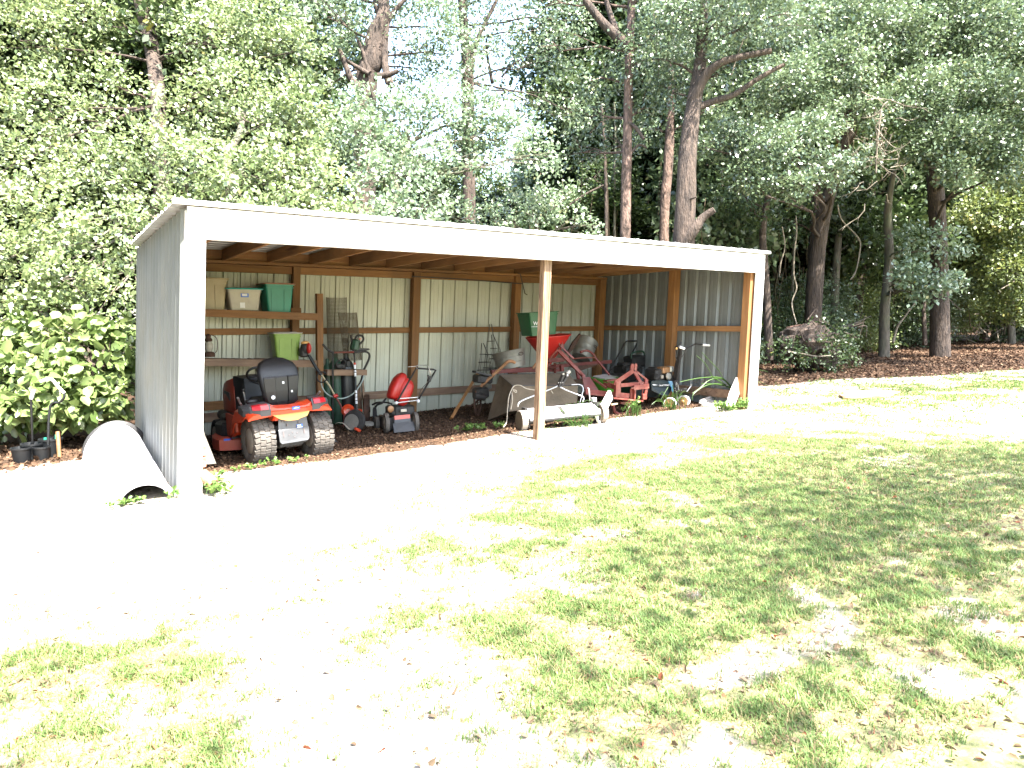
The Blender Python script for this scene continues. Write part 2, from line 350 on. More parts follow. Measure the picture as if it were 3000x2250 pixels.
def lump_tube(P, R, seed, n=12, k=3):
    "trunk with uneven girth"
    mb = MB(); PP = smoothp(P, k); m_ = len(PP); rr = []
    for i in range(m_):
        t = i/(m_-1)*(len(R)-1); j = min(int(t), len(R)-2); rr.append(R[j]+(R[j+1]-R[j])*(t-j))
    mb.tube(PP, rr, n)
    for i, v in enumerate(mb.v):
        f = noise.noise(v*2.3+Vector((seed, 0, 0)))*.11+noise.noise(Vector((v.x*9, v.y*9, v.z*3+seed)))*.06
        c = PP[min(i//n, m_-1)]; mb.v[i] = c+(v-c)*(1+f)
    return mb

# ------------------------------------------------ ground
def ground_material():
    G_ = bpy.data.materials.new('sandy_yard_ground'); G_.use_nodes = True; T = G_.node_tree; L = T.links
    B = T.nodes['Principled BSDF']; B.inputs['Roughness'].default_value = .95; B.inputs['Specular IOR Level'].default_value = .15
    tc = _n(T, 'ShaderNodeTexCoord'); P = tc.outputs['Object']
    def noi(s, d=6, r=.6):
        n = _n(T, 'ShaderNodeTexNoise'); n.inputs['Scale'].default_value = s; n.inputs['Detail'].default_value = d; n.inputs['Roughness'].default_value = r; L.new(P, n.inputs[0]); return n.outputs[0]
    def ramp(f, a, b, ca, cb):
        r = _n(T, 'ShaderNodeValToRGB'); r.color_ramp.elements[0].position = a; r.color_ramp.elements[1].position = b
        r.color_ramp.elements[0].color = (*ca, 1); r.color_ramp.elements[1].color = (*cb, 1); L.new(f, r.inputs[0]); return r.outputs[0]
    def mix(f, a, b):
        x = _n(T, 'ShaderNodeMix', data_type='RGBA'); L.new(f, x.inputs[0]); L.new(a, x.inputs[6]); L.new(b, x.inputs[7]); return x.outputs[2]
    sand = ramp(noi(22), .35, .7, (.26, .225, .19), (.40, .35, .30))
    thatch = ramp(noi(45), .35, .7, (.15, .16, .065), (.28, .27, .14))
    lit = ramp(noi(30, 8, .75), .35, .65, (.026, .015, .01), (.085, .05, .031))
    a1 = _n(T, 'ShaderNodeAttribute', attribute_name='turf'); a2 = _n(T, 'ShaderNodeAttribute', attribute_name='litter')
    def thr(at, s):
        ad = _n(T, 'ShaderNodeMath', operation='ADD'); L.new(at.outputs['Fac'], ad.inputs[0])
        nn = noi(s, 7, .7); L.new(nn, ad.inputs[1]); r = _n(T, 'ShaderNodeMapRange'); r.inputs[1].default_value = .85; r.inputs[2].default_value = 1.12; L.new(ad.outputs[0], r.inputs[0]); return r.outputs[0]
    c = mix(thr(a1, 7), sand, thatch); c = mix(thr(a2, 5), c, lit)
    L.new(c, B.inputs['Base Color'])
    bp = _n(T, 'ShaderNodeBump'); bp.inputs['Strength'].default_value = .7; bp.inputs['Distance'].default_value = .02; L.new(noi(35, 8, .7), bp.inputs['Height']); L.new(bp.outputs[0], B.inputs['Normal'])
    M['ground'] = G_
ground_material()
def sstep(a, b, x):
    t = min(1, max(0, (x-a)/(b-a))); return t*t*(3-2*t)
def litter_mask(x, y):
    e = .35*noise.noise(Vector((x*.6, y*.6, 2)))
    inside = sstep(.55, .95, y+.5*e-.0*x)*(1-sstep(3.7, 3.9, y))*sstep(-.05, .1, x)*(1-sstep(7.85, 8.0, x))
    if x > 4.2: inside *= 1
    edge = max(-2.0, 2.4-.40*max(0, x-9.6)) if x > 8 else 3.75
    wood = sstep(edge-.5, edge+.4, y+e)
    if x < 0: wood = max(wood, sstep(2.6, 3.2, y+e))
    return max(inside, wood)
def turf_mask(x, y):
    "how much grass grows here, 0 to 1"
    n1 = noise.noise(Vector((x*.8, y*.8, 7)))*.5+.5; n2 = noise.noise(Vector((x*2.4, y*2.4, 3)))*.5+.5
    patch = math.exp(-(((x-4.1)/2.7)**2+((y+2.9)/1.7)**2)**1.8)           # thick lawn to the right
    far = sstep(8, 10.5, x)*math.exp(-((y+.9+.2*(x-11))/1.2)**2)                      # band of lawn beyond the shed
    front = (1-sstep(-3.9, -3.1, y))*sstep(-.2, .8, x)*.8
    lefty = (1-sstep(-3.3, -2.3, y))*(1-sstep(-.7, -.1, x))*.8
    mid = .16*sstep(2, 5, x)
    base = .10
    v = base+mid+patch*1.1+far*.6+front+lefty
    v *= (.35+1.0*sstep(.38, .62, .5*n1+.5*n2))
    return min(1, v)*(1-litter_mask(x, y))
def build_ground():
    def axis(lo, hi, a, b, fine):
        r = list(np.arange(a, b, fine)); st = fine
        x = a; L_ = []
        while x > lo: st *= 1.22; x -= st; L_.append(x)
        st = fine; x = r[-1]; H = []
        while x < hi: st *= 1.22; x += st; H.append(x)
        return L_[::-1]+r+H
    xs = axis(-90, 160, -3, 14, .09); ys = axis(-60, 160, -6.2, 4.6, .09)
    V = [(x, y, GZ(x, y)) for y in ys for x in xs]; n = len(xs)
    F = [(j*n+i, j*n+i+1, (j+1)*n+i+1, (j+1)*n+i) for j in range(len(ys)-1) for i in range(n-1)]
    me = bpy.data.meshes.new('ground'); me.from_pydata(V, [], F)
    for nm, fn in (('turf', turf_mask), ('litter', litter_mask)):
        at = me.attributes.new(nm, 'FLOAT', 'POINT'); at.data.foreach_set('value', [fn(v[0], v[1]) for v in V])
    me.materials.append(M['ground']); me.polygons.foreach_set('use_smooth', [True]*len(me.polygons))
    o = bpy.data.objects.new('ground', me); COL.objects.link(o); o['kind'] = 'structure'
build_ground()

# ------------------------------------------------ the shed
W, D = 7.92, 3.6
barn = thing('pole_shed', 'long open-fronted shed of white metal panels on wooden posts', 'shed', (0, 0, 0))
def board(name, mt, lo, hi, **k):
    b = MB(); e = .004
    b.cbox([(lo[i]+hi[i])/2 for i in range(3)], [hi[i]-lo[i] for i in range(3)], ch=.004); return b.build(name, mt, barn, shear=True, **k)
def rib_profile(n, w=.2286, h=.026, wide=False):
    P = []
    for i in range(n):
        u = i*w
        P += ([(u+.074, 0), (u+.104, h*1.35), (u+.124, h*1.35), (u+.154, 0)] if wide else [(u+.088, 0), (u+.099, h), (u+.129, h), (u+.140, 0)])+[ (u+.180, 0), (u+.188, .004), (u+.196, 0)]
        if i < n-1 or True: P += [(u+w+.030-.0, 0), (u+w+.038, .004), (u+w+.046, 0)] if i < n-1 else []
    return [(0, 0)]+[(.030, 0), (.038, .004), (.046, 0)]+P+[(n*w+.02, 0)]
def panel(name, mt, place, n, z0, z1):
    "place(u, off, t) -> point; t is 0 at z0 and 1 at z1"
    pr = rib_profile(n, wide=mt == 'galval'); b = MB(); V = []
    for u, h in pr: V += [place(u, h, 0), place(u, h, 1)]
    b.add(V, [(2*i, 2*i+2, 2*i+3, 2*i+1) for i in range(len(pr)-1)]); return b.build(name, mt, barn, shear=True)
for k in range(9):       # back wall, ribs outwards
    u0 = -.02+k*.9144; nn = 4 if k < 8 else 3; off = .0015*(k % 2)
    panel('wall_panel', 'panel', lambda u, h, t, u0=u0, off=off: (min(u0+u, 7.93), 3.60+h+off, 2.40 if t else gz(u0+u, 3.6)-.03), nn, 0, 1)
for k in range(4):       # end walls
    v0 = -.02+k*.9144
    for xx, sg in ((0.0, -1), (7.92, 1)):
        panel('wall_panel', 'galval', lambda u, h, t, v0=v0, xx=xx, sg=sg, k=k: (xx+sg*(h+.0015*(k % 2)), min(v0+u, 3.61), (2.52-.008*(v0+u)) if t else gz(xx, v0+u)-.03), 4, 0, 1)
for k in range(4):       # roof, ribs along the length
    v0 = -.07+k*.9144
    panel('roof_panel', 'roof', lambda u, h, t, v0=v0, k=k: ((-.11 if not t else 7.97), min(v0+u, 3.70), 2.556+h-.008*(v0+u)+.0015*(k % 2)), 4, 0, 1)
# posts
for nm, mt, lo, hi in [('post', 'wz', (.02, .02, -.1), (.15, .15, 2.36)), ('post', 'postw', (3.895, .04, -.1), (3.999, .14, 2.36)), ('post', 'wz', (7.70, .03, .1), (7.83, .16, 2.36)),
    ('post', 'wz', (.02, 3.44, -.1), (.15, 3.57, 2.333)), ('post', 'wz', (1.945, 3.45, -.1), (2.05, 3.58, 2.333)), ('post', 'wz', (3.846, 3.45, -.1), (3.972, 3.58, 2.333)),
    ('post', 'wz', (5.80, 3.45, -.1), (5.925, 3.58, 2.333)), ('post', 'wz', (7.74, 3.44, .1), (7.885, 3.575, 2.333)), ('post', 'wz', (7.765, 1.59, .1), (7.895, 1.735, 2.40)), ('post', 'wz', (.02, 1.72, -.1), (.15, 1.85, 2.40))]:
    o = board(nm, mt, lo, hi)
    if mt == 'postw': o['label'] = 'weathered front post in the middle of the opening'
bx = [.15, 1.945, 2.05, 3.846, 3.972, 5.80, 5.925, 7.74]
for i in range(0, 8, 2):
    a, b_ = bx[i], bx[i+1]
    board('girt', 'wx', (a, 3.545, 1.365), (b_, 3.585, 1.455))
    board('skirt_board', 'oldx' if i else 'wx', (a, 3.545, .335), (b_, 3.585, .455))
    if i == 0: board('skirt_board', 'oldx', (a, 3.55, .17), (b_, 3.587, .30))
    board('top_board', 'wx', (a, 3.51, 2.228), (b_, 3.55, 2.332))
board('wall_plate', 'wx', (.02, 3.42, 2.336), (4.9, 3.58, 2.376)); board('wall_plate', 'wx', (4.904, 3.42, 2.336), (7.885, 3.58, 2.376))
for a, b_ in ((.16, 1.585), (1.74, 3.435)):
    board('girt', 'wy', (7.86, a, 1.38), (7.898, b_, 1.465)); board('girt', 'wy', (.022, a, 1.38), (.06, b_ if b_ > 2 else 1.715, 1.465))
    board('skirt_board', 'oldx', (7.86, a, .34), (7.898, b_, .47))
for k in range(14):      # rafters and the blocks between them
    x = .41+.6*(k)
    x = min(x, 7.76)
    if k == 13: continue
    b = MB(); b.hexa([(x-.02, .05, 2.39), (x+.02, .05, 2.39), (x+.02, 3.57, 2.378), (x-.02, 3.57, 2.378), (x-.02, .05, 2.552), (x+.02, .05, 2.552), (x+.02, 3.57, 2.526), (x-.02, 3.57, 2.526)])
    b.build('rafter', 'wy', barn, shear=True)
    if k < 12: board('blocking', 'wx', (x+.022, 3.50, 2.378), (x+.578, 3.54, 2.52))
board('rafter', 'wy', (.025, .05, 2.40), (.065, 3.57, 2.52)); board('rafter', 'wy', (7.855, .05, 2.40), (7.895, 3.57, 2.52))
board('header', 'wx', (.02, .0, 2.285), (3.95, .04, 2.52)); board('header', 'wx', (3.954, .0, 2.285), (7.90, .04, 2.52))
board('header', 'wx', (.16, .17, 2.295), (7.69, .21, 2.385))
# white trim
def trimbox(lo, hi, name='trim'):
    b = MB(); b.box(lo, hi); return b.build(name, 'trim', barn, shear=True)
trimbox((0, -.03, 2.262), (5.07, -.012, 2.530), 'fascia'); trimbox((5.072, -.032, 2.259), (7.925, -.013, 2.527), 'fascia')
trimbox((.16, -.012, 2.262), (7.75, .055, 2.272), 'fascia_lip')
trimbox((-.004, -.034, -.02), (.152, -.004, 2.259), 'corner_trim'); trimbox((-.009, -.004, -.02), (-.001, .075, 2.50), 'corner_trim')
trimbox((7.755, -.034, .20), (7.928, -.004, 2.257), 'corner_trim'); trimbox((7.921, -.004, .20), (7.930, .075, 2.50), 'corner_trim')
b = MB(); b.box((-.125, -.085, 2.540), (7.985, -.070, 2.572)); b.box((-.125, -.07, 2.577), (7.985, .02, 2.581)); b.box((-.125, -.07, 2.540), (7.985, -.034, 2.5445)); b.build('drip_edge', 'trim', barn, shear=True)
b = MB()
for k in range(34):      # the corrugated front edge shows above the drip edge
    b.box((.0+k*.2286, -.07, 2.583), (.03+k*.2286, .0, 2.588))
b.build('ridge_closure', 'trim', barn, shear=True, kind='stuff')
b = MB(); sc = [(x, -.0325, z) for x, z in ((2.6, 2.33), (4.55, 2.325), (4.95, 2.322), (6.1, 2.37), (1.4, 2.45))]
for c in sc: b.lathe((c[0], c[1], c[2]), (0, -1, 0), [(.008, -.001), (.008, .004), (.002, .006)], 8)
for k in range(15): b.lathe((-.006, .17+k*.2286, 1.41), (-1, 0, 0), [(.007, 0), (.007, .005), (.002, .007)], 6)
b.build('screw', 'nail', barn, shear=True, kind='stuff')
# thin rod resting on nails under the wall plate, with a hooked end
b = MB(); b.tube([(3.906,3.400,2.255), (4.829,3.400,2.242), (6.019,3.400,2.200)], .010, 6); b.tube([(5.907,3.380,2.379), (5.966,3.380,2.365), (6.064,3.380,2.032), (6.113,3.380,2.009)], .008, 6)
tag(b.build('hanging_rod', 'wire', None), 'long thin black rod with a hooked end hanging along the back wall top', 'rod')

# ------------------------------------------------ shelf unit and what is on it
sh = thing('storage_shelf', 'wooden two-tier shelf in the left bay carrying plastic bins', 'shelf', (1.5, 3.0, .03))
part('upright', 'wz', sh, lambda b: b.hexa([(2.205, 2.985, 0), (2.29, 2.985, 0), (2.29, 3.07, 0), (2.205, 3.07, 0), (2.245, 2.985, 1.938), (2.33, 2.985, 1.938), (2.33, 3.07, 1.938), (2.245, 3.07, 1.938)]))
part('front_rail', 'wx', sh, lambda b: b.beam((.17, 2.985, 1.680), (2.245, 2.985, 1.612), .045, .098))
part('front_rail', 'oldx', sh, lambda b: b.beam((.17, 2.985, 1.055), (2.205, 2.985, .955), .045, .095))
for k in range(3):
    part('shelf_board', 'wx', sh, lambda b: b.hexa([(.17, 3.010+k*.148, 1.700), (2.30, 3.010+k*.148, 1.630), (2.30, 3.154+k*.148, 1.630), (.17, 3.154+k*.148, 1.700), (.17, 3.010+k*.148, 1.722), (2.30, 3.010+k*.148, 1.652), (2.30, 3.154+k*.148, 1.652), (.17, 3.154+k*.148, 1.722)]))
    part('shelf_board', 'oldx', sh, lambda b: b.hexa([(.17, 3.010+k*.148, 1.075), (2.20, 3.010+k*.148, .975), (2.20, 3.154+k*.148, .975), (.17, 3.154+k*.148, 1.075), (.17, 3.010+k*.148, 1.097), (2.20, 3.010+k*.148, .997), (2.20, 3.154+k*.148, .997), (.17, 3.154+k*.148, 1.097)]))
def rring(cx, cy, z, w, d, r, n=4):
    P = []
    for qx, qy, a0 in ((1, 1, 0), (-1, 1, 90), (-1, -1, 180), (1, -1, 270)):
        for i in range(n+1):
            a = math.radians(a0+90*i/n); P.append((cx+qx*(w/2-r)+r*math.cos(a), cy+qy*(d/2-r)+r*math.sin(a), z))
    return P
def bin_(name, label, mt, c, z0, z1, w0, w1, d0, d1, lidm=None, lidh=.02, rot=0, lidname='lid', ribs=True, group=None, tilt=None):
    t = thing(name, label, 'storage bin' if name == 'storage_bin' else name.replace('_', ' '), (c[0], c[1], z0), group)
    X_ = Matrix.Translation((c[0], c[1], z0)) @ (tilt or Matrix()) @ Matrix.Rotation(rot, 4, 'Z'); H = z1-z0
    b = MB(); b.X = X_; f = lambda z, k=0: rring(0, 0, z, w0+(w1-w0)*z/H+k, d0+(d1-d0)*z/H+k, .03)
    b.loft([f(0), f(H*.5), f(H*.86), f(H*.86, .018), f(H*.9, .018), f(H*.9), f(H*.965), f(H*.965, .035), f(H, .035), f(H, .0), f(H*.95, -.01), f(.012, -.012)], cap=True)
    b.build('tub' if 1 else '', mt, t, smooth=35)
    if ribs:
        for xx in (-w0*.28, w0*.28):
            for sg in (-1, 1):
                b = MB(); b.X = X_
                y0 = sg*(d0/2+.004); y1 = sg*(d0+(d1-d0)*.8)/2+sg*.004
                b.hexa([(xx-w0*.1, y0-.006, .02), (xx+w0*.1, y0-.006, .02), (xx+w0*.1, y0+.006, .02), (xx-w0*.1, y0+.006, .02), (xx-w0*.1, y1-.006, H*.8), (xx+w0*.1, y1-.006, H*.8), (xx+w0*.1, y1+.006, H*.8), (xx-w0*.1, y1+.006, H*.8)])
                b.build('moulded_rib', mt, t)
    if lidm:
        b = MB(); b.X = X_; g = lambda z, k: rring(0, 0, z, w1+k, d1+k, .035)
        b.loft([g(H-.004, .04), g(H+.006, .055), g(H+lidh*.6, .05), g(H+lidh*.65, .01), g(H+lidh*.4, -.02), g(H+lidh*.4, -.06), g(H+lidh, -.08)], cap=True)
        b.build(lidname, lidm, t, smooth=35)
    return t, X_, H
bin_('storage_bin', 'tan plastic bin with tan lid at the left end of the top shelf', 'tan', (.86, 3.22), 1.70, 2.10, .36, .44, .28, .33, 'tan')
t, X_, H = bin_('storage_bin', 'cloudy clear bin with teal lid between tan and teal bins', 'clear', (1.285, 3.17), 1.70, 1.975, .36, .43, .26, .31, 'tealid', ribs=False)
b = MB(); b.X = X_; b.box((-.05, -.150, .17), (.05, -.1445, .235)); b.build('sticker', 'blue', t); b = MB(); b.X = X_; b.box((-.035, -.153, .185), (.03, -.1505, .215)); b.box((-.06, -.140, .03), (.0, -.1325, .10)); b.build('sticker_print', 'label', t)
bin_('storage_bin', 'deep teal-green bin with brown lid on the top shelf', 'teal', (1.74, 3.21), 1.675, 2.055, .31, .385, .3, .36, 'brownlid', rot=.05)
bin_('storage_bin', 'lime green bin with pale loose lid on the lower shelf', 'lime', (1.835, 3.17), 1.005, 1.385, .29, .36, .28, .34, 'lgrey', rot=-.06)
b = MB(); b.cbox((2.03, 3.33, 1.70), (.15, .12, .085), ch=.005); tag(b.build('wood_block', 'wx', None), 'short wooden block lying on the top shelf beside the teal bin', 'block')
# old lantern
t = thing('lantern', 'old dark oil lantern standing on the lower shelf beside the left trim', 'lantern', (.83, 3.1, 1.09))
part('base', 'rust', t, lambda b: b.lathe((.83, 3.1, 1.09), (0, 0, 1), [(.07, 0), (.075, .03), (.06, .06), (.03, .07)], 16), smooth=40)
part('globe', 'clear', t, lambda b: b.lathe((.83, 3.1, 1.16), (0, 0, 1), [(.035, 0), (.055, .05), (.05, .1), (.03, .13)], 16), smooth=40)
part('cap', 'rust', t, lambda b: b.lathe((.83, 3.1, 1.29), (0, 0, 1), [(.04, 0), (.05, .02), (.03, .05), (.035, .08), (.01, .1)], 16), smooth=40)
part('wire_frame', 'rust', t, lambda b: [b.tube(smoothp([(.83+s_*.03, 3.1, 1.38), (.83+s_*.10, 3.1, 1.33), (.83+s_*.1, 3.1, 1.18), (.83+s_*.06, 3.1, 1.13)]), .006, 6) for s_ in (-1, 1)])
# odds and ends flat on the lower shelf
b = MB(); b.beam((1.30, 3.05, 1.055), (1.62, 3.08, 1.036), .05, .012); b.beam((1.4, 3.12, 1.052), (1.68, 3.02, 1.035), .02, .014); tag(b.build('flat_bar', 'rust', None), 'dark flat metal bars lying on the lower shelf left of the lime bin', 'bar')

# string trimmer leaning on the lower shelf
t = thing('string_trimmer', 'curved-shaft string trimmer leaning from the lower shelf to the floor', 'trimmer', (2.381,2.500,0.072))
b = MB(); b.ball((2.033,2.900,1.181), (.07, .07, .09)); b.cbox((2.010,2.920,1.125), (.12, .12, .13), ch=.03); b.build('motor', 'engine', t, smooth=40)
b = MB(); b.ball((2.060,2.840,1.182), (.035, .05, .075)); b.build('motor_cover', 'red', t, smooth=60)
b = MB(); b.ball((2.031,2.900,1.254), (.06, .05, .03)); b.build('fuel_cap', 'tank', t, smooth=60)
b = MB(); b.tube([(2.064,2.860,1.089), (2.142,2.800,0.914), (2.201,2.760,0.812)], .022, 10); b.build('grip', 'black', t, smooth=60)
b = MB(); b.tube([(2.201,2.760,0.812), (2.296,2.720,0.662), (2.355,2.680,0.522)], .013, 8); b.build('upper_shaft', 'tan', t, smooth=60)
b = MB(); b.tube(smoothp([(2.355,2.680,0.522), (2.406,2.620,0.403), (2.445,2.580,0.255), (2.416,2.520,0.115)]), .013, 8); b.build('lower_shaft', 'redp', t, smooth=60)
b = MB(); b.tube(arc((2.203,2.740,0.785), .075, .3, 5.8, 14, (.9, -.1, .3), (-.2, .2, .9)), .011, 6); b.build('loop_handle', 'darkrub', t)
b = MB(); b.cyl((2.386,2.660,0.531), (2.328,2.660,0.516), .025); b.build('clamp', 'red', t)
# welding-bottle cart
cx, cy = 2.72, 3.05
ct = thing('bottle_cart', 'dark hand cart with green and black gas bottles and a brown cross shelf', 'cart', (2.6, 3.0, .05))
gb = (2.530,3.100,0.155); 
def bottle(x, y, r, h, m_, nm):
    part(nm, m_, ct, lambda b: b.lathe((x, y, .06), (0, 0, 1), [(r*.9, 0), (r, .03), (r, h-.16), (r*.85, h-.09), (r*.4, h-.03), (r*.3, h), (r*.3, h+.05), (.01, h+.055)], 20), smooth=40)
bottle((2.547,3.150,0.293)[0], 3.15, .095, .98, 'tgreen', 'green_bottle')
bottle((2.447,3.220,0.293)[0], 3.22, .085, .9, 'tgreen', 'green_bottle')
bottle((2.690,3.120,0.286)[0], 3.12, .115, .97, 'black', 'black_bottle')
b = MB(); b.beam((2.329,2.970,0.832), (2.919,2.970,0.808), .16, (2.919,2.970,0.848)[2]-(2.918,2.970,0.767)[2]); b.build('cross_shelf', 'oldx', ct)
for a, c_ in (('r2 250 770', 'r2 250 1400'), ('r2 455 760', 'r2 480 1400')): pass
b = MB(); b.tube([(2.406,2.860,1.117), (2.381,2.860,0.158)], .013, 6); b.tube([(2.717,2.860,1.153), (2.723,2.860,0.770), (2.721,2.840,0.177)], .013, 6)
b.tube(smoothp([(2.276,2.900,1.234), (2.340,2.880,1.154), (2.421,2.860,1.110)]), .016, 8)
b.tube(smoothp([(2.708,2.860,1.102), (2.887,2.880,1.116), (2.962,2.900,1.072), (2.955,2.920,0.981), (2.897,2.960,0.846)]), .016, 8)
b.tube([(2.888,2.960,0.771), (2.861,3.000,0.664), (2.796,3.000,0.562)], .017, 8)
b.build('cart_frame', 'engine', ct)
b = MB(); b.tube([(2.421,2.860,1.114), (2.716,2.860,1.112)], .014, 8); b.build('cross_bar', 'redp', ct)
b = MB(); b.tube(smoothp([(2.257,2.900,0.803), (2.212,2.800,0.668), (2.282,2.760,0.538), (2.465,2.740,0.470), (2.656,2.760,0.530), (2.818,2.850,0.677), (2.892,2.930,0.788)], 5), .009, 6); b.build('gas_hose', 'hose', ct)
b = MB(); b.beam((2.829,3.000,0.620), (2.870,3.050,0.157), .05, .04); b.beam((2.927,3.100,0.745), (2.953,3.100,0.129), .03, .03); b.build('side_board', 'oldx', ct)
# wire mesh roll and sheet standing on the cart
def mesh_sheet(name, label, C0, C1, rad, z0, z1, step, r, parent=None, a0=0, a1=6.28, lean=(0, 0)):
    b = MB(); n = int(abs(a1-a0)*rad/step); H = int((z1-z0)/step)
    P = lambda i, z: (C0[0]+rad*math.cos(a0+(a1-a0)*i/n)+lean[0]*(z-z0), C0[1]+rad*math.sin(a0+(a1-a0)*i/n)+lean[1]*(z-z0), z)
    for i in range(n+1): b.tube([P(i, z0), P(i, z1)], r, 3, cap=False)
    for k in range(H+1): b.tube([P(i, z0+k*step) for i in range(n+1)], r, 3, cap=False)
    return tag(b.build(name, 'mesh', None), label, 'wire mesh')
p = (2.596,3.200,1.415)
mesh_sheet('wire_mesh_roll', 'tall rusty wire mesh roll standing behind the dark hand cart', (2.615, 3.24), None, .145, .98, 1.90, .02, .0022)
mesh_sheet('wire_mesh_roll', 'shorter rounded mesh cone beside the tall wire mesh roll', (2.83, 3.2), None, .13, .98, 1.68, .018, .0024, lean=(-.10, 0))
part_ = MB(); part_.ball((2.765,3.200,1.655), (.10, .10, .05), 12, 6)
# chain saw on the cart
t = thing('chain_saw', 'dark green chain saw lying on the hand cart with its bar pointing right', 'chain saw', (2.774,2.950,1.134))
part('body', 'tgreen', t, lambda b: b.cbox((2.768,2.950,1.209), (.11, .14, .16), Matrix.Rotation(.2, 4, 'Y'), ch=.03))
part('rear_handle', 'darkrub', t, lambda b: b.tube(smoothp([(2.751,2.900,1.299), (2.791,2.900,1.345), (2.861,2.900,1.339), (2.875,2.900,1.282), (2.827,2.900,1.231), (2.769,2.900,1.225)], 4), .016, 8), smooth=60)
part('trigger', 'orange', t, lambda b: b.cbox((2.828,2.900,1.298), (.03, .02, .014)))
part('guide_bar', 'engine', t, lambda b: b.prism([(2.709,2.900,1.155), (2.865,2.900,1.166), (2.959,2.900,1.158), (2.977,2.900,1.143), (2.942,2.900,1.129), (2.708,2.900,1.123)], (0, .012, 0)))
part('front_handle', 'darkrub', t, lambda b: b.tube(smoothp([(2.710,2.950,1.357), (2.716,2.950,1.298), (2.729,2.950,1.209)]), .014, 8))
# dark odds on the cart shelf
b = MB(); b.cbox((2.556,3.000,0.909), (.14, .1, .07), ch=.02); b.cbox((2.684,3.050,0.939), (.08, .1, .1), ch=.02); b.tube(arc((2.554,2.950,0.949), .07, 0, 5, 10, (1, 0, .2), (0, .2, .8)), .01, 6)
tag(b.build('tool_bundle', 'engine', None), 'dark jumble of small tools lying on the brown cart shelf', 'tools')
# orange edger with striped pole
t = thing('lawn_edger', 'orange lawn edger with striped pole and round guard beside the cart', 'edger', (2.575,2.500,0.083))
b = MB(); P0, P1 = Vector((2.631,2.620,0.962)), Vector((2.598,2.500,0.326)); b.tube([P0, P1], .013, 8); b.build('pole', 'black', t, smooth=60)
for a, c_ in ((.03, .115), (.145, .18), (.20, .28), (.58, .64), (.655, .72), (.735, .79), (.81, .87)):
    part('white_stripe', 'label', t, lambda b: b.tube([P0.lerp(P1, a), P0.lerp(P1, c_)], .0165, 8))
part('tip', 'orange', t, lambda b: b.tube([P0.lerp(P1, -.015), P0.lerp(P1, .025)], .018, 8))
part('guard', 'engine', t, lambda b: b.lathe((2.543,2.420,0.181), (-.75, -.62, .2), [(.155, 0), (.165, .02), (.15, .05), (.09, .06), (.03, .07)], 28), smooth=50)
part('guard_plate', 'galv', t, lambda b: b.lathe(Vector((2.519,2.420,0.169))+Vector((-.04, -.035, .01)), (-.75, -.62, .2), [(.10, 0), (.11, .012), (.05, .016)], 24), smooth=50)
part('orange_housing', 'orange', t, lambda b: b.lathe((2.509,2.600,0.312), (-.3, -.9, .1), [(.085, 0), (.09, .03), (.06, .06), (.03, .05), (.03, .01)], 20), smooth=50)
part('orange_foot', 'orange', t, lambda b: b.cbox((2.525,2.300,0.080), (.09, .06, .04), Matrix.Rotation(.5, 4, 'Y'), ch=.01))
part('orange_knob', 'orange', t, lambda b: b.cbox((2.684,2.600,0.300), (.06, .05, .04), Matrix.Rotation(.3, 4, 'Y'), ch=.01))
b = MB(); b.tube(smoothp([(2.252,2.400,0.172), (2.268,2.300,0.199), (2.318,2.250,0.184), (2.374,2.200,0.111)]), .006, 5); b.build('loose_cord', 'rope', t)
# garden cultivator with a big wheel, leaning
t = thing('wheel_cultivator', 'old wheel cultivator with rusty steel wheels and dark curved arms', 'cultivator', (2.904,2.900,0.095))
part('large_wheel', 'rust', t, lambda b: b.lathe((2.907,2.900,0.266), (.9, -.42, 0), [(.215, -.035), (.222, -.03), (.222, .03), (.215, .035), (.17, .02), (.05, .03), (.04, .05)], 28), smooth=40)
part('small_wheel', 'darkrub', t, lambda b: b.lathe((2.987,2.800,0.170), (.92, -.38, 0), [(.10, -.03), (.135, -.02), (.135, .02), (.10, .03), (.03, .035)], 24), smooth=40)
part('curved_arm', 'engine', t, lambda b: [b.tube(smoothp([(2.974,2.850,0.338), (3.018,2.750,0.377), (3.131,2.700,0.374), (3.218,2.700,0.345)]), .014, 6), b.tube(smoothp([(3.010,2.850,0.254), (3.019,2.800,0.331), (3.085,2.750,0.368), (3.166,2.800,0.421)]), .016, 6)])
part('curved_beam', 'oldx', t, lambda b: b.prism([(2.974,3.200,0.453), (3.423,3.200,0.445), (3.422,3.200,0.398), (3.281,3.200,0.411), (3.131,3.200,0.434), (3.230,3.200,0.391), (3.110,3.200,0.379), (2.973,3.200,0.407)], (0, .04, 0)))
b = MB(); b.ball((0, 0, 0), (.14, .09, .06), 10, 6)
for i, v in enumerate(b.v): b.v[i] = v*(1+.25*noise.noise(v*9))+Vector((2.860,2.750,0.060))
tag(b.build('rock', 'concrete', None), 'pale flat stone on the floor below the rusty wheel', 'stone')

